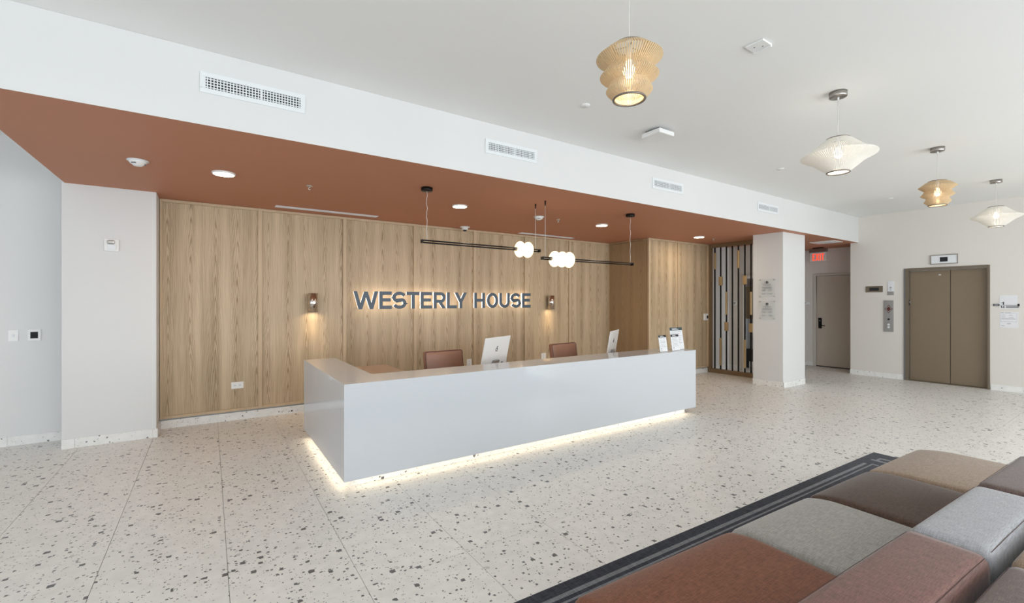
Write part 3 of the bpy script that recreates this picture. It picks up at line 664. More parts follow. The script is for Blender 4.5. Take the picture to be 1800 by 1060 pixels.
# ------------------------------------------------------------------ linear pendants over the desk
def linear(name, Y, xa, xb, za, zb, globes, can_x, cab_x, label):
    root = empty(name, ((xa+xb)/2, Y, za), label, 'pendant light', 'linear pendants over the desk')
    def zz(x): return za+(zb-za)*(x-xa)/(xb-xa)
    for dy, dz in ((-.014, .010), (.014, -.010)):
        part('rail_bar', MB().tube((xa, Y+dy, zz(xa)+dz), (xb, Y+dy, zz(xb)+dz), .008, 8), m_black, root)
    part('end_cap', MB().obox((xa+.006, Y, zz(xa)), (.008, 0, 0), (0, .024, 0), (0, 0, .019)), m_black, root, bevel=.002)
    part('end_cap', MB().obox((xb-.006, Y, zz(xb)), (.008, 0, 0), (0, .024, 0), (0, 0, .019)), m_black, root, bevel=.002)
    part('canopy', MB().lathe([(.0, ZS-.038), (.058, ZS-.038), (.062, ZS-.033), (.062, ZS-.001), (0, ZS-.001)], (can_x, Y, 0), 32), m_black, root)
    pts = [Vector((can_x, Y, ZS-.04))]
    for k in range(1, 12):
        t = k/12; pts.append(Vector((can_x+.006*math.sin(k*1.9), Y+.004*math.cos(k*2.3), (ZS-.04)*(1-t)+zz(can_x)*t)))
    pts.append(Vector((can_x, Y, zz(can_x))))
    part('power_cord', MB().path(pts, .0028, 6), m_cord, root)
    part('cable', MB().tube((cab_x, Y, zz(cab_x)), (cab_x, Y, ZS-.02), .0024, 6), m_cord, root)
    part('cable_anchor', MB().tube((cab_x, Y, ZS-.06), (cab_x, Y, ZS-.001), .006, 8, r2=.010), m_black, root)
    for gx in globes:
        prof = [(max(.0001, .099*math.sin(PI*k/20)), -.052*math.cos(PI*k/20)) for k in range(21)]
        part('globe', MB().lathe(prof, (gx, Y, zz(gx)), 36, axis='x'), m_globe, root)
    part('globe_collar', MB().tube((globes[0]-.085, Y, zz(globes[0])), (globes[0]-.045, Y, zz(globes[0])), .022, 14), m_ring, root)
linear('linear_pendant', 4.55, 1.885, 3.47, 2.165, 2.16, [3.166, 3.286], 1.945, 3.405, 'black rail pendant with two white glass globes, hanging over the desk')
linear('linear_pendant', 4.34, 3.345, 4.95, 2.045, 2.045, [3.541, 3.661, 3.775], 4.905, 3.395, 'black rail pendant with three white glass globes, hanging over the desk')

# ------------------------------------------------------------------ fibre pendants in the lounge
def smooth_prof(pts, n=5, k=0.5):
    out = []
    for i in range(len(pts)-1):
        p0 = pts[max(i-1, 0)]; p1 = pts[i]; p2 = pts[i+1]; p3 = pts[min(i+2, len(pts)-1)]
        for j in range(n):
            t = j/n
            out.append(tuple(k*((2*p1[a]) + (-p0[a]+p2[a])*t + (2*p0[a]-5*p1[a]+4*p2[a]-p3[a])*t*t + (-p0[a]+3*p1[a]-3*p2[a]+p3[a])*t**3) for a in (0, 1)))
    out.append(pts[-1]); return out
GOLD = [(.080, .271), (.110, .256), (.158, .216), (.168, .209), (.160, .203), (.111, .163), (.140, .124), (.149, .116), (.142, .109), (.097, .082), (.112, .050), (.118, .042), (.113, .034), (.080, 0)]
WHITE = [(.079, .280), (.105, .262), (.145, .225), (.200, .180), (.255, .150), (.268, .138), (.255, .126), (.190, .090), (.135, .045), (.080, 0)]
def fibre_pendant(x, y, z0, prof, mat, nf, fd, kind, label, tilt=0):
    root = empty('pendant_lamp', (x, y, z0), label, 'pendant light')
    pr = prof if kind == 'g' else smooth_prof(prof, 3)
    mb = MB(); cov = .30 if kind == 'g' else .29
    for k in range(nf):
        t = 2*PI*k/nf; d = Vector((math.cos(t), math.sin(t), 0)); s = Vector((-d.y, d.x, 0)); vs = []; fs = []
        for (r, h) in pr:
            th = cov*2*PI*r/nf
            for rr, ss in ((r-fd, -th), (r, -th), (r, th), (r-fd, th)):
                vs.append(Vector((x, y, z0+h)) + d*rr + s*ss)
        for i in range(len(pr)-1):
            for q in range(4): fs.append((i*4+q, i*4+(q+1) % 4, (i+1)*4+(q+1) % 4, (i+1)*4+q))
        mb.add(vs, fs, 0, False)
    sh = part('lamp_shade', mb, mat, root); sh['kind'] = 'stuff'
    rb = prof[-1][0]; rt = prof[0][0]
    part('bottom_ring', MB().path([(x+rb*math.cos(2*PI*i/40), y+rb*math.sin(2*PI*i/40), z0-.002) for i in range(40)], .0055, 8, closed=True), m_ring, root)
    zt = z0+prof[0][1]
    tr = MB().path([(x+rt*math.cos(2*PI*i/40), y+rt*math.sin(2*PI*i/40), zt) for i in range(40)], .005, 8, closed=True)
    for k in range(3):
        t = 2*PI*k/3; tr.tube((x, y, zt), (x+rt*math.cos(t), y+rt*math.sin(t), zt), .003, 6)
    part('top_ring', tr, m_ring, root)
    part('socket', MB().tube((x, y, zt+.01), (x, y, zt-.075), .016, 14), m_white, root)
    part('bulb', MB().lathe([(.0001, -.032), (.018, -.028), (.029, -.015), (.033, 0), (.029, .018), (.018, .034), (.015, .055)], (x, y, zt-.13), 24), m_bulb, root)
    if kind == 'w': part('diffuser', MB().lathe([(rb-.008, 0.008), (.0001, .008)], (x, y, z0), 30), M_DIFF, root)
    part('cord', MB().tube((x, y, zt), (x, y, ZC-.04), .0022, 6), m_cord, root)
    part('canopy', MB().lathe([(.0001, ZC-.043), (.062, ZC-.043), (.064, ZC-.041), (.064, ZC-.0005), (.0001, ZC-.0005)], (x, y, 0), 40), m_nick, root)
    part('cord_grip', MB().tube((x, y, ZC-.065), (x, y, ZC-.043), .008, 10), m_white, root)
    l = bpy.data.lights.new('pendant_bulb_light', 'POINT'); l.energy = 1.6; l.color = (1, .92, .80); l.shadow_soft_size = .022
    lo = bpy.data.objects.new('pendant_bulb_light', l); COL.objects.link(lo); lo.location = (x, y, zt-.175)
M_DIFF = glassy('shade_diffuser', (255, 246, 230), .35); M_DIFF.node_tree.nodes['Principled BSDF'].inputs['Emission Color'].default_value = lin((255, 240, 215)); M_DIFF.node_tree.nodes['Principled BSDF'].inputs['Emission Strength'].default_value = 1.2
fibre_pendant(1.80, 1.60, 2.565, GOLD, m_gold, 76, .009, 'g', 'tiered gold fibre pendant, the large one nearest the camera')
fibre_pendant(4.355, 1.615, 2.597, WHITE, m_whf, 116, .006, 'w', 'white flying-saucer fibre pendant, the nearer and larger of two')
fibre_pendant(6.867, 1.571, 2.612, GOLD, m_gold, 76, .009, 'g', 'tiered gold fibre pendant, the small far one between white pendants')
fibre_pendant(9.396, 1.52, 2.60, WHITE, m_whf, 116, .006, 'w', 'white flying-saucer fibre pendant farthest away, near the elevator wall')

# ------------------------------------------------------------------ ceiling fittings
def downlight(x, y, z, label, r=.098, e=5):
    root = empty('downlight', (x, y, z-.018), label, 'ceiling light', 'round downlights in the terracotta soffit')
    part('trim_ring', MB().lathe([(r-.012, z-.018), (r-.004, z-.018), (r, z-.010), (r, z-.0005), (r-.02, z-.0005)], (x, y, 0), 40, caps=False), m_white, root)
    part('lens', MB().lathe([(.0001, z-.017), (r-.013, z-.017)], (x, y, 0), 36), m_lens, root)
    area('downlight_beam', (x, y, z-.022), (0, 0, 0), 2*r-.03, 0, e, (1, .86, .66), shape='DISK')
for (x, y), lab in zip(((.114, 5.10), (2.66, 5.17), (5.20, 5.19), (7.68, 5.12)), ('round lit downlight, nearest the left white pier', 'round lit downlight above the lettering, right of the black canopy', 'round lit downlight right of the globes', 'round lit downlight near the oak notch and divider')):
    downlight(x, y, ZS, lab)
# bulkhead grilles
for k, (xa, xb) in enumerate(((-.055, .615), (2.225, 2.85), (4.69, 5.32), (7.225, 7.885))):
    z0, z1 = (2.965, 3.105) if k else (2.968, 3.112)
    root = empty('air_grille', ((xa+xb)/2, YB, z0), ['white air grille on the bulkhead, largest and leftmost', 'white air grille on the bulkhead, second from the left', 'white air grille on the bulkhead, third from the left', 'white air grille on the bulkhead, small far one at right'][k], 'vent', 'air grilles on the white bulkhead')
    bx, bz = .034, .033; y0 = YB-.008
    part('frame', MB().box(xa, xb, y0, YB, z0, z0+bz).box(xa, xb, y0, YB, z1-bz, z1).box(xa, xa+bx, y0, YB, z0+bz, z1-bz).box(xb-bx, xb, y0, YB, z0+bz, z1-bz), m_offw, root, bevel=.0015)
    part('backing', MB().box(xa+bx, xb-bx, YB-.0006, YB-.0002, z0+bz, z1-bz), m_inkd, root)
    nv = 31; vb = MB()
    for i in range(nv):
        xx = xa+bx+(xb-xa-2*bx)*(i+.5)/nv; wv = .0035 if i != nv//2+2 else .008; vb.box(xx-wv, xx+wv, YB-.0052, YB-.001, z0+bz, z1-bz)
    o = part('vertical_vanes', vb, m_offw, root); o['kind'] = 'stuff'
    for i in range(4):
        zz = z0+bz+(z1-z0-2*bz)*(i+.55)/4.1
        part('blade', MB().box(xa+bx, xb-bx, YB-.0072, YB-.0045, zz-.004, zz+.002), m_offw, root)
# slot diffusers on the soffit
for (xa, xb, yy), lab in (((.70, 2.01, 6.49), 'white linear slot diffuser on the soffit above the left oak panels'), ((4.59, 5.84, 6.60), 'white linear slot diffuser on the soffit behind the globes')):
    root = empty('slot_diffuser', ((xa+xb)/2, yy, ZS-.006), lab, 'vent', 'slot diffusers in the terracotta soffit')
    part('slot_back', MB().box(xa, xb, yy-.05, yy+.05, ZS-.0015, ZS-.0004), m_soff, root)
    for k in range(4): 
        yk = yy-.048+.032*k; part('slat', MB().box(xa, xb, yk-.0055, yk+.0055, ZS-.007, ZS-.0016), m_offw, root)
# smoke detectors, sprinklers, camera, sensors
def dome(name, x, y, z, prof, label, cat, extra=None, mat=None, group=None):
    root = empty(name, (x, y, z+prof[-1][1]), label, cat, group)
    part('body', MB().lathe([(max(r, .0001), z+h) for r, h in prof], (x, y, 0), 32), mat or m_white, root)
    if extra: extra(root, x, y, z)
def sd_extra(root, x, y, z):
    part('base_plate', MB().lathe([(.075, z-.0005), (.078, z-.008), (.0001, z-.008)], (x, y, 0), 32), m_offw, root)
    for k in range(3):
        t = k*2.1; part('vent_slot', MB().obox((x+.05*math.cos(t), y+.05*math.sin(t), z-.033), (-.018*math.sin(t), .018*math.cos(t), 0), (.004*math.cos(t), .004*math.sin(t), 0), (0, 0, .004)), m_greyd, root)
SD = [(.062, -.0085), (.062, -.02), (.052, -.032), (.036, -.042), (.03, -.05), (0, -.051)]
dome('smoke_detector', -.515, 5.06, ZS, SD, 'white domed smoke detector on the soffit left of the downlights', 'smoke detector', sd_extra, group='smoke detectors on the soffit')
dome('smoke_detector', 3.95, 5.2, ZS, SD, 'white domed smoke detector on the soffit above the two globes', 'smoke detector', sd_extra, group='smoke detectors on the soffit')
def spr(x, y, z, label, grp):
    root = empty('sprinkler', (x, y, z-.045), label, 'sprinkler', grp)
    part('escutcheon', MB().lathe([(.036, z-.0005), (.034, z-.006), (.02, z-.010), (.0001, z-.010)], (x, y, 0), 28), m_chrome, root)
    part('frame_arms', MB().tube((x, y, z-.01), (x, y, z-.022), .009, 10).path([(x+.009, y, z-.02), (x+.012, y, z-.032), (x, y, z-.044)], .003, 6).path([(x-.009, y, z-.02), (x-.012, y, z-.032), (x, y, z-.044)], .003, 6), m_chrome, root)
    part('deflector', MB().lathe([(.0001, z-.043), (.013, z-.044), (.013, z-.046), (.0001, z-.046)], (x, y, 0), 16), m_chrome, root)
spr(.88, 5.16, ZS, 'small chrome sprinkler head on the soffit beside the leftmost downlight', 'sprinklers in the soffit')
spr(4.33, 5.22, ZS, 'small chrome sprinkler head on the soffit right of the hanging cables', 'sprinklers in the soffit')
spr(8.2, 5.15, ZS, 'small chrome sprinkler head on the soffit in front of the divider', 'sprinklers in the soffit')
for (x, y), lab in zip(((2.777, 2.973), (6.238, 2.968), (9.56, 2.783)), ('flush white sprinkler cover on the ceiling left of the gold pendant', 'flush white sprinkler cover on the ceiling left of the nearer white pendant', 'flush white sprinkler cover on the ceiling, farthest of three')):
    dome('sprinkler_cover', x, y, ZC, [(.042, -.0005), (.042, -.006), (.040, -.008), (0, -.009)], lab, 'sprinkler', mat=m_ceil, group='flush covers on the ceiling')
def cam_extra(root, x, y, z):
    part('dome_window', MB().lathe([(.035, z-.045), (.030, z-.06), (.018, z-.070), (.0001, z-.073)], (x, y, 0), 24), m_inkd, root)
dome('security_camera', 3.49, 6.6, ZS, [(.085, -.0005), (.085, -.008), (.052, -.012), (.05, -.04), (.04, -.05), (0, -.05)], 'small white dome security camera where soffit meets oak wall', 'camera', cam_extra)
# square wireless unit on the ceiling
cx, cy = 3.80, 3.0
root = empty('ceiling_access_point', (cx, cy, ZC-.055), 'square white box unit hanging off the ceiling in front of the bulkhead', 'ceiling device')
part('cover', MB().box(cx-.115, cx+.115, cy-.115, cy+.115, ZC-.072, ZC-.026), m_white, root, bevel=.012, seg=3)
part('bracket', MB().box(cx-.07, cx+.07, cy-.07, cy+.07, ZC-.0255, ZC-.0005).tube((cx-.10, cy+.06, ZC-.026), (cx-.07, cy+.09, ZC-.002), .004, 6), m_greyd, root)
cx, cy = 3.105, 1.62
root = empty('ceiling_blank_plate', (cx, cy, ZC-.014), 'small white square plate on the ceiling near the nearest pendant', 'ceiling device')
part('plate', MB().box(cx-.06, cx+.06, cy-.06, cy+.06, ZC-.012, ZC-.0005), m_white, root, bevel=.002)
part('clip', MB().box(cx+.045, cx+.06, cy-.06, cy+.06, ZC-.022, ZC-.012), m_white, root, bevel=.002)
part('screw', MB().tube((cx-.015, cy+.02, ZC-.013), (cx-.015, cy+.02, ZC-.012), .005).tube((cx+.015, cy-.02, ZC-.013), (cx+.015, cy-.02, ZC-.012), .005), m_greyd, root)
cx, cy = 10.55, 4.13
root = empty('ceiling_diffuser', (cx, cy, ZS-.02), 'square white ceiling diffuser on the soffit in front of the exit sign', 'vent')
part('frame', MB().box(cx-.22, cx+.22, cy-.22, cy+.22, ZS-.012, ZS-.0005), m_white, root, bevel=.003)
part('core', MB().box(cx-.14, cx+.14, cy-.14, cy+.14, ZS-.02, ZS-.0125), m_offw, root, bevel=.003)

# exit sign
XX = 11.5
root = empty('exit_sign', (XX, 4.655, 2.43), 'edge-lit red EXIT sign hanging in the hallway', 'sign')
part('mount', MB().box(XX-.05, XX+.05, 4.56, 4.75, ZS-.02, ZS-.0005), m_black, root)
part('housing', MB().box(XX-.03, XX+.03, 4.475, 4.835, 2.635, ZS-.0205), m_nick, root, bevel=.004)
part('acrylic_panel', MB().box(XX-.005, XX+.005, 4.485, 4.825, 2.435, 2.635), m_acry, root)
exw = MB(); r = Vector((0, -1, 0)); up = Vector((0, 0, 1)); nn = Vector((-1, 0, 0)); yy = 4.77
for ch, wd in (('E', .052), ('X', .062), ('I', .018), ('T', .056)):
    letter(exw, ch, Vector((XX-.006, yy, 2.455)), r, up, nn, wd, .15, .017, 0, .004); yy -= wd+.016
part('lettering', exw, m_exit, root)

# ------------------------------------------------------------------ wall devices
root = empty('strobe_alarm', (-.873, YP, 2.06), 'white fire alarm strobe high on the left white pier', 'alarm')
part('back_box', MB().box(-.933, -.813, YP-.02, YP, 2.06, 2.19), m_white, root, bevel=.008)
part('strobe_lens', MB().box(-.905, -.845, YP-.045, YP-.02, 2.135, 2.175), m_nick, root, bevel=.01)
part('sounder', MB().box(-.905, -.835, YP-.032, YP-.02, 2.07, 2.13), m_offw, root, bevel=.005)
root = empty('light_switch', (-1.7175, YL, 1.10), 'white light switch plate on the far left wall', 'switch')
part('plate', MB().box(-1.755, -1.68, YL-.008, YL, 1.10, 1.22), m_white, root, bevel=.003)
part('toggle', MB().box(-1.725, -1.71, YL-.016, YL-.008, 1.145, 1.175), m_offw, root, bevel=.002)
root = empty('wall_touch_panel', (-1.56, YL, 1.10), 'small white wall control with a dark square screen', 'control panel')
part('plate', MB().box(-1.61, -1.51, YL-.015, YL, 1.10, 1.22), m_white, root, bevel=.004)
part('display', MB().box(-1.588, -1.53, YL-.017, YL-.015, 1.125, 1.195), m_dark, root)
for (xa, xb, za, zb), lab in (((.232, .368, .40, .485), 'white double wall outlet low on the leftmost oak panel'), ((3.63, 3.72, .42, .54), 'white wall outlet just right of the left leather chair'), ((5.22, 5.33, .42, .54), 'white wall outlet left of the right leather chair')):
    root = empty('wall_outlet', ((xa+xb)/2, YW, za), lab, 'outlet', 'outlets on the oak wall')
    part('plate', MB().box(xa, xb, YW-.008, YW+.001, za, zb), m_white, root, bevel=.003)
    for k in range(2):
        mx = xa+(xb-xa)*(.3+.4*k) if xb-xa > zb-za else (xa+xb)/2; mz = (za+zb)/2 if xb-xa > zb-za else za+(zb-za)*(.3+.4*k)
        part('socket', MB().box(mx-.017, mx+.017, YW-.0105, YW-.008, mz-.015, mz+.015).box(mx-.007, mx-.004, YW-.011, YW-.0104, mz-.006, mz+.006, 1).box(mx+.004, mx+.007, YW-.011, YW-.0104, mz-.006, mz+.006, 1), [m_offw, m_greyd], root)
c = atY(1240.5, 557, YN); root = empty('card_reader', (c.x, YN, c.z-.06), 'white rounded reader with a dark window on the oak wall by the divider', 'control panel')
part('body', MB().box(c.x-.095, c.x+.055, YN-.03, YN, c.z-.075, c.z+.075), m_white, root, bevel=.018, seg=3)
part('window', MB().box(c.x-.01, c.x+.042, YN-.032, YN-.03, c.z-.035, c.z+.03), m_dark, root)

# plaques on the column
for k, (va, vb) in enumerate(((490, 523.5), (529.5, 563))):
    A = atX(1334.5, va, 8.335); B = atX(1362.5, vb, 8.335); XA = 8.335; y1, y0, z1, z0 = A.y, B.y, A.z-.02, B.z-.01
    z1, z0 = ((1.925, 1.59), (1.535, 1.20))[k]
    root = empty('wall_plaque', (8.355, (y0+y1)/2, z0), ['clear acrylic notice plaque with house emblem on the column, upper one', 'clear acrylic notice plaque with house emblem on the column, lower one'][k], 'plaque', 'notice plaques on the white column')
    part('acrylic_sheet', MB().box(XA-.003, XA+.003, y0, y1, z0, z1), m_acry, root)
    mb = MB(); O = Vector((XA-.0035, (y0+y1)/2, (z0+z1)/2)); r = Vector((0, -1, 0)); up = Vector((0, 0, 1)); nn = Vector((-1, 0, 0))
    rows = [(0, .065, .07, .004), (0, .05, .05, .004)] + [(0, .025-.011*j, .085-.006*(j % 2), .0032) for j in range(3)] + [(sx*.055, -.02-.013*j, .035, .0028) for sx in (-1, 1) for j in range(3)] + [(sx*.06, -.095-.011*j, .032, .003) for sx in (-1, 1) for j in range(2)]
    for (x, z, hw_, hh) in rows: mb.obox(O + r*x + up*z + nn*.0006, r*hw_, nn*.0004, up*hh, 0)
    part('print', mb, m_ink, root)
    em = MB(); E0 = O + up*.105
    pent = [(.026*math.cos(math.radians(90+60*j)), .024*math.sin(math.radians(90+60*j))) for j in range(6)]
    em.path([E0 + r*a + up*b + nn*.002 for a, b in pent], .003, 5, closed=True); em.obox(E0 + nn*.001 - up*.004, r*.010, nn*.0008, up*.009); em.obox(E0 + nn*.001 + up*.008, (r+up)*.007, nn*.0008, (r-up)*.007)
    part('emblem', em, m_inkd, root)
    for sy in (y0+.016, y1-.016):
        for sz in (z0+.016, z1-.016): part('standoff', MB().tube((XA-.008, sy, sz), (8.355, sy, sz), .009, 12), m_steel, root)

# elevator surroundings
def plate(name, u0, v0, u1, v1, X, th, mat, label, cat, **k):
    A = atX(u0, v0, X); B = atX(u1, v1, X); root = empty(name, (XE, (A.y+B.y)/2, B.z), label, cat)
    part('plate', MB().box(XE-th, XE, B.y, A.y, B.z, A.z), mat, root, bevel=.002); return root, A, B
root, A, B = plate('elevator_position_indicator', 1637.5, 450, 1683, 462, XE, .02, m_offw, 'long white floor indicator above the elevator door', 'indicator')
m = (A.y+B.y)/2; zc = (A.z+B.z)/2
part('rim', MB().box(XE-.026, XE-.018, B.y-.012, A.y+.012, A.z-.004, A.z+.012).box(XE-.026, XE-.018, B.y-.012, A.y+.012, B.z-.012, B.z+.004).box(XE-.026, XE-.018, A.y, A.y+.012, B.z, A.z).box(XE-.026, XE-.018, B.y-.012, B.y, B.z, A.z), m_nick, root)
part('display', MB().box(XE-.023, XE-.02, m-.05, m+.055, zc-.042, zc+.042), m_dark, root)
root, A, B = plate('wall_display', 1522, 503.5, 1552, 513.5, XE, .012, m_elevf, 'bronze plate with a dark display left of the elevator call panel', 'indicator')
part('display', MB().box(XE-.014, XE-.012, A.y+(B.y-A.y)*.78, A.y+(B.y-A.y)*.23, B.z+.032, A.z-.032), m_inkd, root)
root, A, B = plate('key_switch_plate', 1560.5, 494.5, 1571.5, 519, XE, .008, m_offw, 'small pale steel key-switch plate above the elevator call panel', 'switch')
ym = (A.y+B.y)/2; part('key_switch', MB().tube((XE-.008, ym, B.z+.15), (XE-.014, ym, B.z+.15), .016, 16).tube((XE-.008, ym, B.z+.105), (XE-.012, ym, B.z+.105), .007, 10, 1), [m_steel, m_inkd], root)
part('lower_band', MB().box(XE-.009, XE-.0078, B.y, A.y, B.z, B.z+.075), m_steel, root)
root, A, B = plate('elevator_call_panel', 1554.5, 528, 1571, 583.5, XE, .02, m_steel, 'stainless elevator call panel with a dark red emblem and buttons', 'control panel')
ym = (A.y+B.y)/2; zt = A.z
part('header_line', MB().box(XE-.021, XE-.0195, ym-.045, ym+.045, zt-.07, zt-.066), m_ink, root)
em = MB(); hwd = (A.y-B.y)*.30
for dy, dz in ((0, 1), (1, 0), (-1, 0), (0, -1)):
    cc = Vector((XE-.0215, ym+dy*.036, zt-.17+dz*.05)); em.path([cc + Vector((0, .022*math.cos(t), .028*math.sin(t))) for t in [k*PI/2 for k in range(4)]], .006, 5, closed=True)
em.obox((XE-.0212, ym, zt-.17), (.001, 0, 0), (0, .017, .022), (0, -.017, .022))
part('emblem', em, m_redem, root)
for z, mt_ in ((zt-.375, m_inkd), (zt-.43, m_nick), (zt-.48, m_offw), (zt-.53, m_offw)):
    part('button', MB().tube((XE-.02, ym, z), (XE-.026, ym, z), .020, 18), mt_, root)
# papers right of the elevator
root = empty('floor_number_sign', (XE, 1.665, 1.44), 'white sheet with a bold 1 behind a black bar, right of the elevator', 'sign')
A = atX(1757, 519, XE); B = atX(1789, 543, XE)
part('sheet', MB().box(XE-.004, XE, B.y, A.y, B.z, A.z), m_paper, root)
zb = B.z+.062
part('bar', MB().box(XE-.009, XE-.0042, B.y-.01, A.y+.005, zb-.003, zb+.003), m_ink, root)
part('clip', MB().box(XE-.012, XE, A.y, A.y+.072, zb-.014, zb+.022).box(XE-.0125, XE-.012, A.y+.01, A.y+.06, zb-.006, zb+.014, 1), [m_inkd, m_ink], root)
part('clip', MB().box(XE-.012, XE, B.y-.022, B.y, zb-.018, zb+.024), m_inkd, root)
tx = MB(); r = Vector((0, -1, 0)); up = Vector((0, 0, 1)); nn = Vector((-1, 0, 0))
letter(tx, '1', Vector((XE-.0042, A.y-.025, zb+.006)), r, up, nn, .035, .048, .013, 0, .001)
letter(tx, '1', Vector((XE-.0042, A.y-.012, zb-.048)), r, up, nn, .02, .036, .009, 0, .001); letter(tx, '2', Vector((XE-.0042, A.y-.034, zb-.048)), r, up, nn, .026, .036, .008, 0, .001)
for k in range(3): tx.box(XE-.0052, XE-.0042, A.y-.22, A.y-.075, zb-.018-.013*k, zb-.011-.013*k)
part('lettering', tx, m_inkd, root)
A = atX(1757.5, 548, XE); B = atX(1790, 577, XE)
root = empty('notice_sheet', (XE, (A.y+B.y)/2, B.z), 'plain printed notice below the numbered sheet, right of the elevator', 'notice')
part('sheet', MB().box(XE-.003, XE, B.y, A.y, B.z, A.z), m_paper, root)
tx = MB()
WN, HN = A.y-B.y, A.z-B.z
def nb(a0, a1, b0, b1): tx.box(XE-.0036, XE-.003, A.y-WN*a1, A.y-WN*a0, A.z-HN*b1, A.z-HN*b0)
for a0, a1, b in ((.05, .22, .04), (.3, .62, .045), (.1, .3, .2), (.5, .7, .2), (.1, .32, .31), (.5, .75, .33), (.38, .62, .70), (.42, .58, .745), (.08, .26, .86)): nb(a0, a1, b, b+.022)
nb(.1, .86, .42, .455)
nb(.06, .93, .085, .093); nb(.06, .93, .61, .622); nb(.06, .07, .085, .62); nb(.92, .93, .085, .62)
part('print', tx, m_ink, root)
# hallway room sign, vestibule sign, unit seen through the doorway
for X, ya, yb, za, zb, lab in ((XH, 4.99, 5.20, 1.45, 1.51, 'small white room sign at the left of the hallway door'), (9.80, 5.585, 5.675, 1.435, 1.525, 'small white room sign seen between the divider rods')):
    root = empty('room_sign', (X, (ya+yb)/2, za), lab, 'sign')
    part('plate', MB().box(X-.006, X, ya, yb, za, zb), m_white, root)
    part('print', MB().box(X-.007, X-.006, yb-(yb-ya)*.6, yb-(yb-ya)*.12, za+(zb-za)*.55, za+(zb-za)*.72).box(X-.007, X-.006, yb-(yb-ya)*.5, yb-(yb-ya)*.12, za+(zb-za)*.3, za+(zb-za)*.45), m_inkd, root)
root = empty('door_3', (9.84, 5.47, 0), kind='structure')
part('frame', MB().box(9.785, 9.895, 5.44, 5.489, 0, 2.13).box(9.785, 9.895, 4.5, 4.55, 0, 2.13).box(9.785, 9.895, 4.55, 5.44, 2.08, 2.13), m_frame, root, bevel=.003)
root = empty('recessed_wall_unit', (10.3, 5.4, 0), 'brown-panelled unit with a black base, seen through the doorway behind the divider', 'cabinet')
part('upper_panel', MB().box(10.25, 10.34, 5.0, 5.74, 1.13, 2.0), M('unit_brown', (120, 100, 72), .6, var=.03), root)
part('valance', MB().box(10.22, 10.34, 5.0, 5.74, 1.86, 2.04), m_nick, root)
part('middle_panel', MB().box(10.25, 10.34, 5.0, 5.74, .44, 1.128), m_steel, root)
part('base', MB().box(10.2, 10.34, 5.0, 5.74, .16, .438), m_inkd, root)
part('foot', MB().box(10.26, 10.33, 5.1, 5.16, 0, .16).box(10.26, 10.33, 5.6, 5.66, 0, .16), m_dark, root)

# ------------------------------------------------------------------ rug
ROT = math.radians(-1.8); PV = Vector((5.53, 1.742, 0))                 # pivot: the rug's far corner
def rp(x, y, z=0):
    dx, dy = x-PV.x, y-PV.y; c_, s_ = math.cos(ROT), math.sin(ROT); return Vector((PV.x+dx*c_-dy*s_, PV.y+dx*s_+dy*c_, z))
xc = sorted(set([0.2, 1.2, 5.53, 5.48, 5.38, 5.34, 5.28, 5.24, 5.13, 5.10, 5.03, 5.0, 3.0]))
yc = sorted(set([1.742, 1.69, 1.668, 1.64, 1.615, 1.60, 1.56, 1.5, 1.42, 1.38, .5, -1.4]))
def rugm(x, y):
    if 1.640 < y < 1.668 and x < 5.10: return 1
    if 1.600 < y < 1.615 and x < 5.13: return 1
    if 5.10 < x < 5.13 and 1.56 < y < 1.615: return 1
    if 5.24 < x < 5.28 and 1.5 < y < 1.668: return 1
    if 5.24 < x < 5.38 and 1.615 < y < 1.640: return 1
    if 5.34 < x < 5.38 and 1.5 < y < 1.64: return 1
    return 2 if x > 4.0 and y > 1.668 else 0
yc = sorted(set(yc+[1.615, 1.64, 1.668])); xc = sorted(set(xc+[4.0]))
rm = MB(); zt = .010
for i in range(len(xc)-1):
    for j in range(len(yc)-1):
        mi = rugm((xc[i]+xc[i+1])/2, (yc[j]+yc[j+1])/2)
        rm.add([rp(xc[i], yc[j], zt), rp(xc[i+1], yc[j], zt), rp(xc[i+1], yc[j+1], zt), rp(xc[i], yc[j+1], zt)], [(0, 1, 2, 3)], mi)
a, b, c, d = rp(xc[0], yc[0]), rp(xc[-1], yc[0]), rp(xc[-1], yc[-1]), rp(xc[0], yc[-1])
for p, q in ((a, b), (b, c), (c, d), (d, a)):
    rm.add([Vector((p.x, p.y, .0004)), Vector((q.x, q.y, .0004)), Vector((q.x, q.y, zt)), Vector((p.x, p.y, zt))], [(0, 1, 2, 3)], 0)
rug = tag(rm.build('area_rug', [m_rugd, m_rugl, m_rugd], loc=(3, 0, 0)), 'charcoal area rug with grey border stripes under the sofas', 'rug')

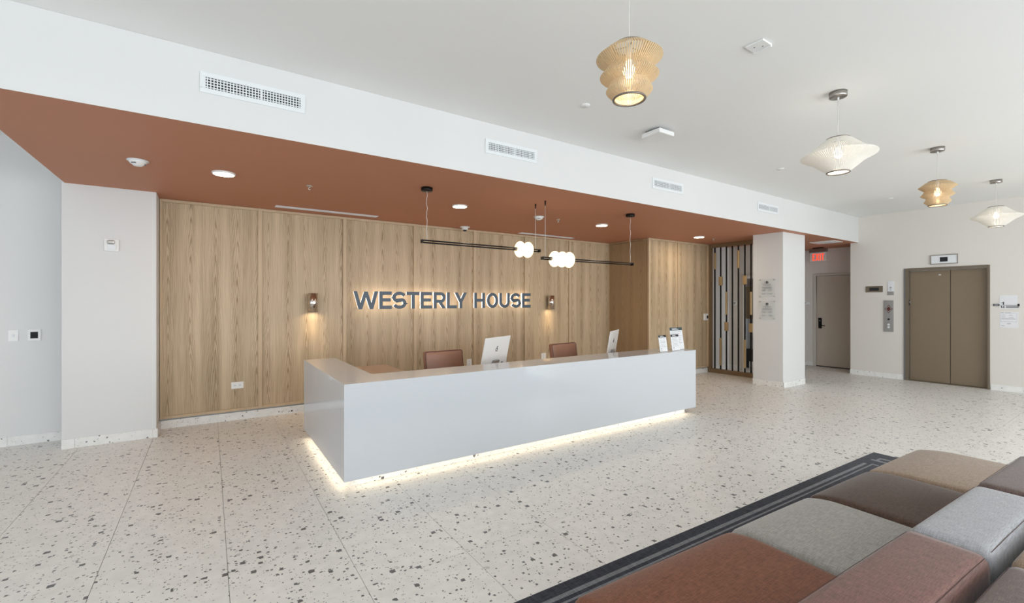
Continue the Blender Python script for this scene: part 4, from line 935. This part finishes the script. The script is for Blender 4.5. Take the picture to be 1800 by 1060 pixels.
# ------------------------------------------------------------------ modular sofa
ZR = .0105
def rs(x, y, z=0):
    dx, dy = x-PV.x, y-PV.y; a_ = math.radians(-2.6); c_, s_ = math.cos(a_), math.sin(a_); return Vector((PV.x+dx*c_-dy*s_, PV.y+dx*s_+dy*c_, z))
def module(xa, xb, ys, yb, yb2, seatm, backm, label, zs=.415, zb=.705, flip=1, seam=True, seed=0, grp='modular sofa blocks facing the desk'):
    """seat from y=ys (front) to yb (backrest front face); backrest yb..yb2; all pre-rotation"""
    root = empty('sofa_module', tuple(rs((xa+xb)/2, (ys+yb2)/2, ZR)), label, 'sofa', grp)
    def rot(mb): mb.v = [tuple(rs(v[0], v[1], v[2])) for v in mb.v]; return mb
    lo, hi = sorted((ys, yb))
    seat_y = (min(ys, yb2), max(ys, yb2))
    g = .004
    if backm is None: lo = yb2
    part('seat', rot(cushion(xa+g, xb-g, lo+.002, hi-.002, .10, zs, .034, crown=.018, n=26, front=.034 if ys > yb else 0, side=.004, seed=seed)), seatm, root)
    l2, h2 = sorted((yb, yb2))
    if backm is not None:
        part('backrest', rot(cushion(xa+g, xb-g, l2, h2, .10, zb, .035, crown=.006, n=22, side=.006, seed=seed+3)), backm, root)
    if seam and backm is not None:
        for yy, sg in ((h2-.012, 1), (l2+.012, -1)):
            part('seam', rot(MB().path([(xa+.035, yy, zb-.0065), (xa+.2, yy, zb-.004), ((xa+xb)/2, yy, zb-.0035), (xb-.2, yy, zb-.004), (xb-.035, yy, zb-.0065)], .0009, 5)), m_seam, root)
    part('base', rot(MB().box(xa+.03, xb-.03, seat_y[0]+.04, seat_y[1]-.04, ZR+.03, .11)), m_sofab, root)
    for fx in (xa+.08, xb-.08):
        for fy in (seat_y[0]+.09, seat_y[1]-.09): part('foot', rot(MB().box(fx-.02, fx+.02, fy-.02, fy+.02, ZR, ZR+.031)), m_sofab, root)
# pre-rotation coordinates (rotated about the rug corner by -1.8 degrees)
YS, YB1, YB2 = 1.12, .412, .19
B_ = [1.17, 2.16, 2.91, 3.67, 4.55]
mods = [(f_terra, f_terra_sheen, 'sofa block with terracotta seat and terracotta back, nearest the camera'), (f_grey, f_greyb, 'sofa block with warm grey seat and pale grey back'), (f_brown, f_brown_sheen, 'sofa block with dark brown seat and dark brown back'), (f_tan, None, 'backless tan sofa block at the far end of the rug')]
for k, (sm_, bm_, lab) in enumerate(mods):
    module(B_[k], B_[k+1], YS, YB1, YB2, sm_, bm_, lab, seed=k)
# the row standing behind it, back to back
for k, (fb, lab) in enumerate(((f_brown_sheen, 'dark brown sofa block in the row behind, at the lower right corner'), (f_tan, 'tan sofa block in the row behind, a sliver at the right edge'))):
    module(B_[k], B_[k+1], -.70, -.05, .160, fb, fb, lab, seed=k+7, seam=(k == 0), grp='back-to-back sofa blocks')
